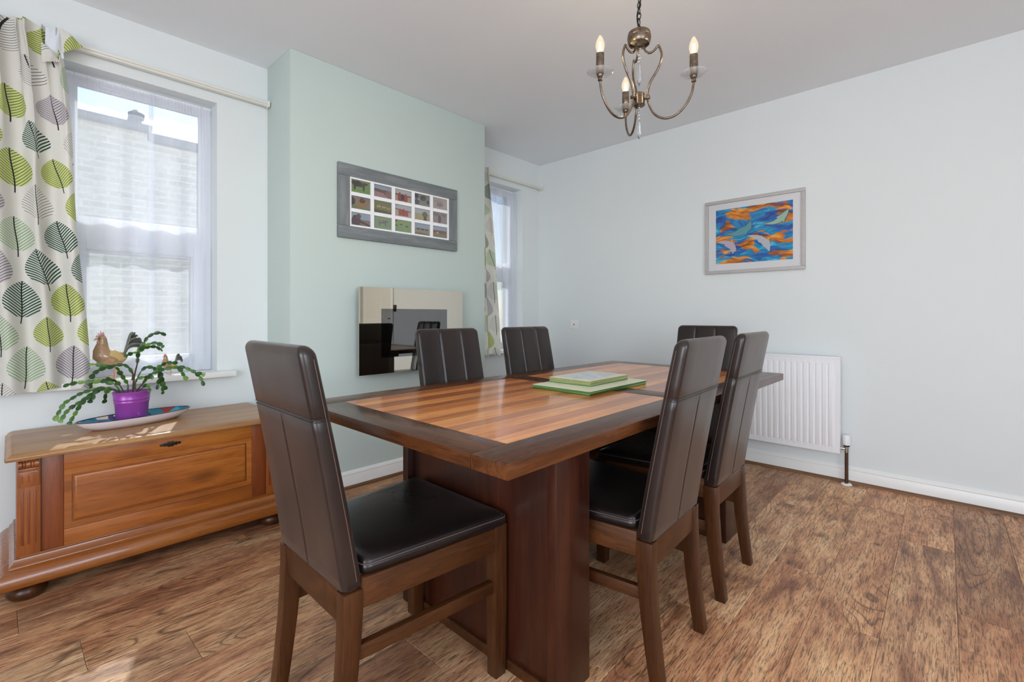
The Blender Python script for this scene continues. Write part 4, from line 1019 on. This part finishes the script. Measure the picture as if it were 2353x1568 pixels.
for (i, j), (gc, skyc, polys) in PH.items():
    y0, z0 = iy0+cw*i+ml+.0005, iz0+chh*j+ml+.0005; w_, h_ = cw-2*ml-.001, chh-2*ml-.001
    g = G(); mats = [pcol(gc)]; X = xf0+.0062
    fn = lambda a, b_, d: (d, y0+min(1, max(0, a))*w_, z0+min(1, max(0, b_))*h_)
    g.prism([(0, 0), (1, 0), (1, 1), (0, 1)], fn, X, X+.001, 0)
    lay = 1
    if skyc:
        mats.append(pcol(skyc[0])); g.prism([(0, skyc[1]), (1, skyc[1]), (1, 1), (0, 1)], fn, X+.0008, X+.0012, lay); lay += 1
    for c, poly in polys:
        k = pcol(c)
        if k not in mats: mats.append(k)
        g.prism(poly, fn, X+.001, X+.0012+.0001*lay, mats.index(k)); lay += 1
    build(g, 'photograph', mats, pf, smooth=0)
bx('glass_pane', (xf0+.0098, iy0, iz0), (xf0+.0104, iy1, iz1), 'picture_glass', pf)

GY0, GY1, GZ0, GZ1 = 1.438, 2.252, .684, 1.222; xg = -2.62
wf = thing('wall_fire', 'mirrored glass electric wall fire hung on the green chimney breast', 'fireplace', (XB, (GY0+GY1)/2, GZ0))
VY0, VY1, VZ0, VZ1 = 1.588, 2.109, .782, 1.09
g = G(); o_, i_ = (1.5, 2.19, .735, 1.17), (VY0-.0, VY1+.0, VZ0, VZ1)
g.box((XB+.0005, 1.5, .735), (XB+.006, 2.19, 1.17))
g.box((XB+.006, 1.5, .735), (xg-.009, VY0, 1.17)); g.box((XB+.006, VY1, .735), (xg-.009, 2.19, 1.17)); g.box((XB+.006, VY0, .735), (xg-.009, VY1, VZ0)); g.box((XB+.006, VY0, VZ1), (xg-.009, VY1, 1.17))
build(g, 'housing', 'black_plastic', wf)
g = G(); r4 = lambda x: [[(x, GY0, GZ0), (x, GY1, GZ0), (x, GY1, GZ1), (x, GY0, GZ1)], [(x, VY0, VZ0), (x, VY1, VZ0), (x, VY1, VZ1), (x, VY0, VZ1)]]
fo, fi_ = r4(xg); bo, bi_ = r4(xg-.008); g.loft([fo, fi_, bi_, bo, fo], (False, False)); build(g, 'mirror_glass', 'mirror_glass', wf)
bx('viewing_window', (xg-.006, VY0, VZ0), (xg-.001, VY1, VZ1), 'fire_glass', wf)
peb = None
for k in range(26):
    rr = random.Random(k); y = VY0+.02+(VY1-VY0-.04)*rr.random(); s = rr.uniform(.007, .013)
    x = rr.uniform(XB+.02, xg-.024); z = VZ0+s*.55+rr.choice([0, 0, .012])
    if peb is None:
        peb = bpy.data.meshes.new('pebble'); bm = bmesh.new(); bmesh.ops.create_icosphere(bm, subdivisions=2, radius=1); bm.to_mesh(peb); bm.free()
        peb.materials.append(MT['pebble_grey'])
        for p in peb.polygons: p.use_smooth = True
    o = link('pebble', peb, wf, Vector((x, y, z))-wloc(wf), (rr.random()*3, rr.random()*.4, rr.random()*3)); o.scale = (s, s*1.3, s*.65)

# ------------------------------------------------------------------ back wall: painting, socket, radiator
AX0, AX1, AZ0, AZ1 = -1.395, -.74, 1.355, 1.895
pt = thing('framed_painting', 'taupe-framed painting of four dolphins in blue and orange swirls', 'painting', ((AX0+AX1)/2, YB, AZ0))
fb = .024; yf = YB-.026
g = G(); fprof = lambda x0, x1, z0, z1: None
for nm, a, c in (('frame_rail', (AX0, yf, AZ1-fb), (AX1, YB-.001, AZ1)), ('frame_rail', (AX0, yf, AZ0), (AX1, YB-.001, AZ0+fb)), ('frame_stile', (AX0, yf, AZ0+fb), (AX0+fb, YB-.001, AZ1-fb)), ('frame_stile', (AX1-fb, yf, AZ0+fb), (AX1, YB-.001, AZ1-fb))): bx(nm, a, c, 'taupe_frame', pt, .003)
bx('mount', (AX0+fb, YB-.014, AZ0+fb), (AX1-fb, YB-.004, AZ1-fb), 'mount_white', pt)
ax0, ax1, az0, az1 = -1.317, -.812, 1.427, 1.826
art = bx('art_print', (ax0, YB-.0148, az0), (ax1, YB-.0138, az1), 'swirl_art', pt)
DOL = [((64, 168, 186), [(0.135, 0.575), (0.195, 0.513), (0.27, 0.487), (0.345, 0.492), (0.401, 0.517), (0.412, 0.484), (0.43, 0.536), (0.482, 0.591), (0.49, 0.667), (0.478, 0.731), (0.442, 0.689), (0.404, 0.644), (0.328, 0.619), (0.28, 0.575), (0.195, 0.548)]),
 ((156, 218, 184), [(0.62, 0.65), (0.685, 0.636), (0.76, 0.622), (0.826, 0.632), (0.878, 0.666), (0.892, 0.627), (0.902, 0.687), (0.936, 0.761), (0.952, 0.85), (0.904, 0.816), (0.847, 0.765), (0.8, 0.737), (0.818, 0.718), (0.761, 0.675), (0.685, 0.655)]),
 ((214, 218, 228), [(0.424, 0.472), (0.495, 0.476), (0.57, 0.466), (0.625, 0.439), (0.672, 0.394), (0.69, 0.366), (0.7, 0.415), (0.713, 0.35), (0.728, 0.272), (0.723, 0.197), (0.71, 0.161), (0.678, 0.216), (0.641, 0.259), (0.614, 0.314), (0.577, 0.338), (0.568, 0.378), (0.494, 0.435)]),
 ((218, 200, 214), [(0.006, 0.402), (0.072, 0.425), (0.137, 0.427), (0.193, 0.411), (0.216, 0.381), (0.211, 0.448), (0.24, 0.384), (0.267, 0.327), (0.283, 0.259), (0.275, 0.214), (0.251, 0.204), (0.237, 0.162), (0.228, 0.214), (0.191, 0.272), (0.145, 0.313), (0.117, 0.337), (0.132, 0.355), (0.043, 0.392)])]
for c, poly in DOL:
    fn = lambda a, b_, d: (ax0+(ax1-ax0)*a, d, az0+(az1-az0)*b_)
    cx = sum(p[0] for p in poly)/len(poly); cy = sum(p[1] for p in poly)/len(poly)
    g = G(); n = len(poly)
    outl = []
    for k in range(n):
        a, p, q_ = Vector(poly[k-1]), Vector(poly[k]), Vector(poly[(k+1) % n]); d = ((p-a).normalized()+(q_-p).normalized()); d = d.normalized() if d.length > .01 else Vector((1, 0)); outl.append(tuple(p+Vector((d.y, -d.x))*.011))
    g.prism(outl, fn, YB-.0149, YB-.0151, 0); g.prism(poly, fn, YB-.0150, YB-.0153, 1)
    build(g, 'dolphin_figure', [pcol((46, 62, 84)), pcol(c)], art, smooth=0)
bx('glass_pane', (AX0+fb, YB-.0185, AZ0+fb), (AX1-fb, YB-.0175, AZ1-fb), 'picture_glass', pt)

so = bx('wall_socket', (-2.655, YB-.009, .92), (-2.573, YB, 1.005), 'gloss_white', bevel=.003); tag(so, 'small white square aerial socket on the wall beyond the table', 'socket')
build(G().lathe([(.0075, 0), (.0075, .002), (.004, .002), (.0035, -.0005)], (0, 0, 0), 14).xf(Matrix.Translation((-2.614, YB-.009, .9625)) @ Matrix.Rotation(PI/2, 4, 'X')), 'socket_ring', 'chrome', so)
build(G().lathe([(.0038, .0003), (.0005, .0004)], (0, 0, 0), 12, cap=(True, True)).xf(Matrix.Translation((-2.614, YB-.009, .9625)) @ Matrix.Rotation(PI/2, 4, 'X')), 'socket_hole', 'black_plastic', so)

RX0, RX1, RZ0, RZ1, RY = -1.37, -.537, .19, .785, YB-.1
rd = thing('radiator', 'white single-panel radiator with vertical flutes under the painting', 'radiator', ((RX0+RX1)/2, RY, RZ0))
g = G(); pts = []
pit = .0345; nfl = int((RX1-RX0-.07)/pit); x = RX1-.03-nfl*pit
prof = [(RX0+.002, 0), (x, 0)]
for k in range(nfl):
    prof += [(x+.004, .0), (x+.0085, .0075), (x+.026, .0075), (x+.0305, 0)]; x += pit
prof += [(RX1-.002, 0)]
zs = [(RZ0+.004, 0), (RZ0+.038, 0), (RZ0+.05, 1), (RZ1-.052, 1), (RZ1-.04, 0), (RZ1-.004, 0)]
n = len(prof); v = []
for z, k in zs: v += [(a, RY-d*k, z) for a, d in prof]
f = [(i*n+j, i*n+j+1, (i+1)*n+j+1, (i+1)*n+j) for i in range(len(zs)-1) for j in range(n-1)]
g.add(v, f); build(g, 'fluted_panel', 'radiator_white', rd, smooth=35, fix=False)
g = G(); g.box((RX0, RY+.0006, RZ0), (RX1, RY+.012, RZ1)); build(g, 'panel_back', 'radiator_white', rd, .005)
g = G(); g.box((RX0, RY-.003, RZ1-.006), (RX1, RY+.05, RZ1+.004)); build(g, 'top_cover', 'radiator_white', rd, .004)
for xx in (RX0, RX1-.006): bx('side_cover', (xx, RY+.002, RZ0+.01), (xx+.006, RY+.05, RZ1), 'radiator_white', rd, .002)
for xx in (RX0+.15, RX1-.15): bx('wall_bracket', (xx-.02, RY+.012, RZ0+.05), (xx+.02, YB-.001, RZ0+.09), 'radiator_white', rd)
vx, vy = -.508, YB-.066
vl = build(G().tube([(RX1-.01, RY+.03, .222), (vx, vy, .222)], .009, 10).lathe([(.012, 0), (.012, .045)], (vx, vy, .2), 12, cap=(True, True)), 'valve_body', 'chrome', rd, smooth=50)
build(G().lathe([(.013, .0), (.019, .004), (.0205, .02), (.0205, .055), (.018, .064), (.01, .066), (.0, .066)], (vx, vy, .243), 20, cap=(True, False)), 'valve_head', 'radiator_white', vl, smooth=50)
build(G().lathe([(.0165, 0), (.0165, .007)], (vx, vy, .237), 16, cap=(True, True)), 'valve_ring', 'black_plastic', vl, smooth=50)
build(G().tube([(vx, vy, .2), (vx, vy, .003)], .0095, 12), 'pipe', 'copper_pipe', rd, smooth=60)
build(G().lathe([(.0105, .001), (.03, .001), (.03, .004), (.024, .009), (.0105, .01)], (vx, vy, 0), 22), 'floor_collar', 'gloss_white', rd, smooth=40)

# ------------------------------------------------------------------ placemats
zt = TZ+.0002
def placemat(x0, x1, y0, y1, z, t, label, edge, rot, top='mat_cream', pr=False, grp='stack of green placemats'):
    cx, cy = (x0+x1)/2, (y0+y1)/2; m = Matrix.Translation((cx, cy, z)) @ Matrix.Rotation(rot, 4, 'Z')
    p = thing('placemat', label, 'placemat', (cx, cy, z), grp)
    hx, hy = (x1-x0)/2, (y1-y0)/2
    rp_ = lambda i: round_poly([(-hx+i, -hy+i), (hx-i, -hy+i), (hx-i, hy-i), (-hx+i, hy-i)], .008)
    build(G().loft([[(a, b_, zz) for a, b_ in rp_(i)] for zz, i in ((0, .001), (.0008, 0), (t-.0016, 0), (t-.0010, .0004))]).xf(m), 'board', edge, p, smooth=30)
    build(G().loft([[(a, b_, zz) for a, b_ in rp_(i)] for zz, i in ((t-.0012, .0002), (t-.0004, .0006), (t, .002))]).xf(m), 'laminate', top, p, smooth=30)
    if pr: build(G().box((-hx+.026, -hy+.03, t-.0002), (hx-.026, hy-.03, t+.0003)).xf(m), 'scenic_print', 'mat_print', p)
    return zt
z = zt
for k in range(3):
    lab = ['large green-edged placemat at the very bottom of the stack', 'large green-edged placemat second from the bottom of the stack', 'large cream-topped placemat on which the small mats lie'][k]
    placemat(-1.305+k*.004, -1.012+k*.003, 1.502-k*.004, 1.94, z, .0055, lab, 'mat_green', (-.01, .012, 0)[k]); z += .0057
labs = ['small olive-edged placemat lowest of the small mats', 'small olive-edged placemat second from the bottom of the small mats', 'small olive-edged placemat just under the printed top mat', 'small placemat with a pale blue scene on top of the stack']
for k in range(4):
    placemat(-1.292+(.002 if k % 2 else 0), -1.078, 1.598, 1.9, z, .0052, labs[k], 'mat_olive' if k else 'mat_green', (.012, -.008, .01, 0)[k], pr=(k == 3)); z += .0054

# ------------------------------------------------------------------ chandelier
HX, HY = -.905, 1.678
cd = thing('chandelier', 'bronze three-arm candle chandelier with crystal drops', 'chandelier', (HX, HY, 1.72))
build(G().lathe([(.036, 2.148), (.041, 2.147), (.0425, 2.1435), (.0425, 2.139), (.0415, 2.138), (.044, 2.1365), (.0445, 2.131), (.0435, 2.1295), (.045, 2.128), (.0443, 2.118), (.0425, 2.109), (.0395, 2.102), (.0385, 2.1012), (.0375, 2.1025), (.0365, 2.109)], (HX, HY, 0), 36, cap=(True, True)), 'top_bowl', 'bronze', cd, smooth=30)
build(G().lathe([(.005, 1.862), (.021, 1.863), (.023, 1.866), (.0215, 1.869), (.0215, 1.907), (.019, 1.911), (.008, 1.912)], (HX, HY, 0), 24, cap=(True, True)), 'hub', 'bronze', cd, smooth=30)
arm = [(.0165, 2.1), (.0185, 2.084), (.0265, 2.067), (.04, 2.0585), (.056, 2.063), (.0727, 2.0795)]
arm2 = [(.0727, 2.0795), (.082, 2.058), (.0855, 2.036), (.08, 2.009), (.066, 1.98), (.047, 1.953), (.036, 1.925), (.0325, 1.897), (.0365, 1.866), (.052, 1.829), (.077, 1.804), (.108, 1.7945), (.141, 1.803), (.171, 1.83), (.192, 1.868), (.2, 1.912)]
for k, adeg in enumerate((14.7, 134.7, 254.7)):
    A = math.radians(adeg); q = lambda r, z: (HX+r*math.cos(A), HY+r*math.sin(A), z)
    am = build(G().tube([q(p.x, p.y) for p in catmull([(*a, 0) for a in arm], 5)], .0043, 8).tube([q(p.x, p.y) for p in catmull([(*a, 0) for a in arm2], 5)], .0045, 8), 'arm', 'bronze', cd, smooth=60)
    c0 = q(.2, 0)
    g = G(); mm = Matrix.Translation(q(.03, 1.89)) @ Matrix.Rotation(A, 4, 'Z'); g.box((-.009, -.008, -.006), (.011, .008, .006)); build(g.xf(mm), 'clamp', 'bronze', am, .002)
    build(G().lathe([(.005, 1.908), (.0085, 1.91), (.0085, 1.917), (.0055, 1.919), (.0095, 1.923), (.0125, 1.927), (.0125, 1.931), (.004, 1.932)], c0, 16, cap=(True, True)), 'cup', 'bronze', am, smooth=40)
    build(G().lathe([(.012, 1.9325), (.03, 1.9335), (.046, 1.94), (.048, 1.9425), (.046, 1.944), (.03, 1.937), (.012, 1.9365)], c0, 28), 'glass_bobeche', 'bobeche_glass', am, smooth=50)
    build(G().lathe([(.014, 1.937), (.0146, 1.938), (.0146, 2.009), (.0138, 2.01), (.006, 2.0105)], c0, 20, cap=(True, True)), 'candle_sleeve', 'bronze', am, smooth=40)
    bl = build(G().lathe([(.009, 2.0105), (.0125, 2.018), (.0165, 2.032), (.017, 2.04), (.0145, 2.053), (.009, 2.066), (.0045, 2.074), (.001, 2.0775)], c0, 20), 'bulb', 'bulb_glass', am, smooth=60)
    g = G()
    for s in range(4):
        a = s*PI/2; g.tube([(c0[0]+.0042*math.cos(a), c0[1]+.0042*math.sin(a), 2.016), (c0[0]+.0038*math.cos(a), c0[1]+.0038*math.sin(a), 2.05)], .0009, 5)
    build(g, 'filament', 'bulb_glow', bl)
    ld = bpy.data.lights.new('bulb_light', 'POINT'); ld.energy = .9; ld.color = (1, .75, .45); ld.shadow_soft_size = .012
    lo = bpy.data.objects.new('bulb_light', ld); COL.objects.link(lo); lo.location = (c0[0], c0[1], 2.036)
def drop(ztop, zbot, n0):
    zz = ztop
    for k in range(n0):
        r = .0036+.0008*k; build(G().lathe([(.0005, -r), (r*.8, -r*.55), (r, 0), (r*.8, r*.55), (.0005, r)], (HX, HY, zz-r), 8), 'crystal_bead', 'crystal', cd, smooth=0); zz -= 2*r+.0022
    h = zz-zbot; build(G().lathe([(.0008, zz), (.004, zz-.004), (.0062, zz-h*.3), (.0092, zz-h*.72), (.0075, zz-h*.82), (.0008, zbot)], (HX, HY, 0), 6), 'crystal_drop', 'crystal', cd, smooth=0)
    build(G().tube([(HX, HY, ztop+.012), (HX, HY, zz)], .0006, 5), 'drop_wire', 'chrome', cd)
drop(2.074, 1.94, 4); drop(1.852, 1.733, 4)
build(G().lathe([(.0005, 1.852), (.0035, 1.853), (.0045, 1.857), (.003, 1.862)], (HX, HY, 0), 12, cap=(True, True)), 'finial', 'chrome', cd, smooth=60)
build(G().lathe([(.004, 2.175), (.006, 2.172), (.0065, 2.15), (.012, 2.148)], (HX, HY, 0), 12, cap=(True, True)), 'loop_stem', 'dark_metal', cd, smooth=50)
zc = 2.178; k = 0
while zc < HC-.045:
    ring = [(HX+(.007*math.cos(a) if k % 2 else 0), HY+(0 if k % 2 else .007*math.cos(a)), zc+.0125+.0135*math.sin(a)) for a in [2*PI*i/14 for i in range(15)]]
    build(G().tube(ring, .0019, 6, cap=False), 'chain_link', 'dark_metal', cd, smooth=60); zc += .0215; k += 1
build(G().tube(catmull([(HX-.003, HY, 2.17), (HX-.009, HY+.002, 2.22), (HX+.006, HY, 2.28), (HX-.007, HY, 2.36), (HX+.004, HY, 2.44), (HX, HY, HC-.03)], 6), .0032, 8), 'cable', 'black_plastic', cd, smooth=60)
build(G().lathe([(.004, HC-.045), (.03, HC-.04), (.05, HC-.025), (.052, HC-.004), (.052, HC-.0005)], (HX, HY, 0), 28, cap=(True, True)), 'ceiling_rose', 'bronze', cd, smooth=40)
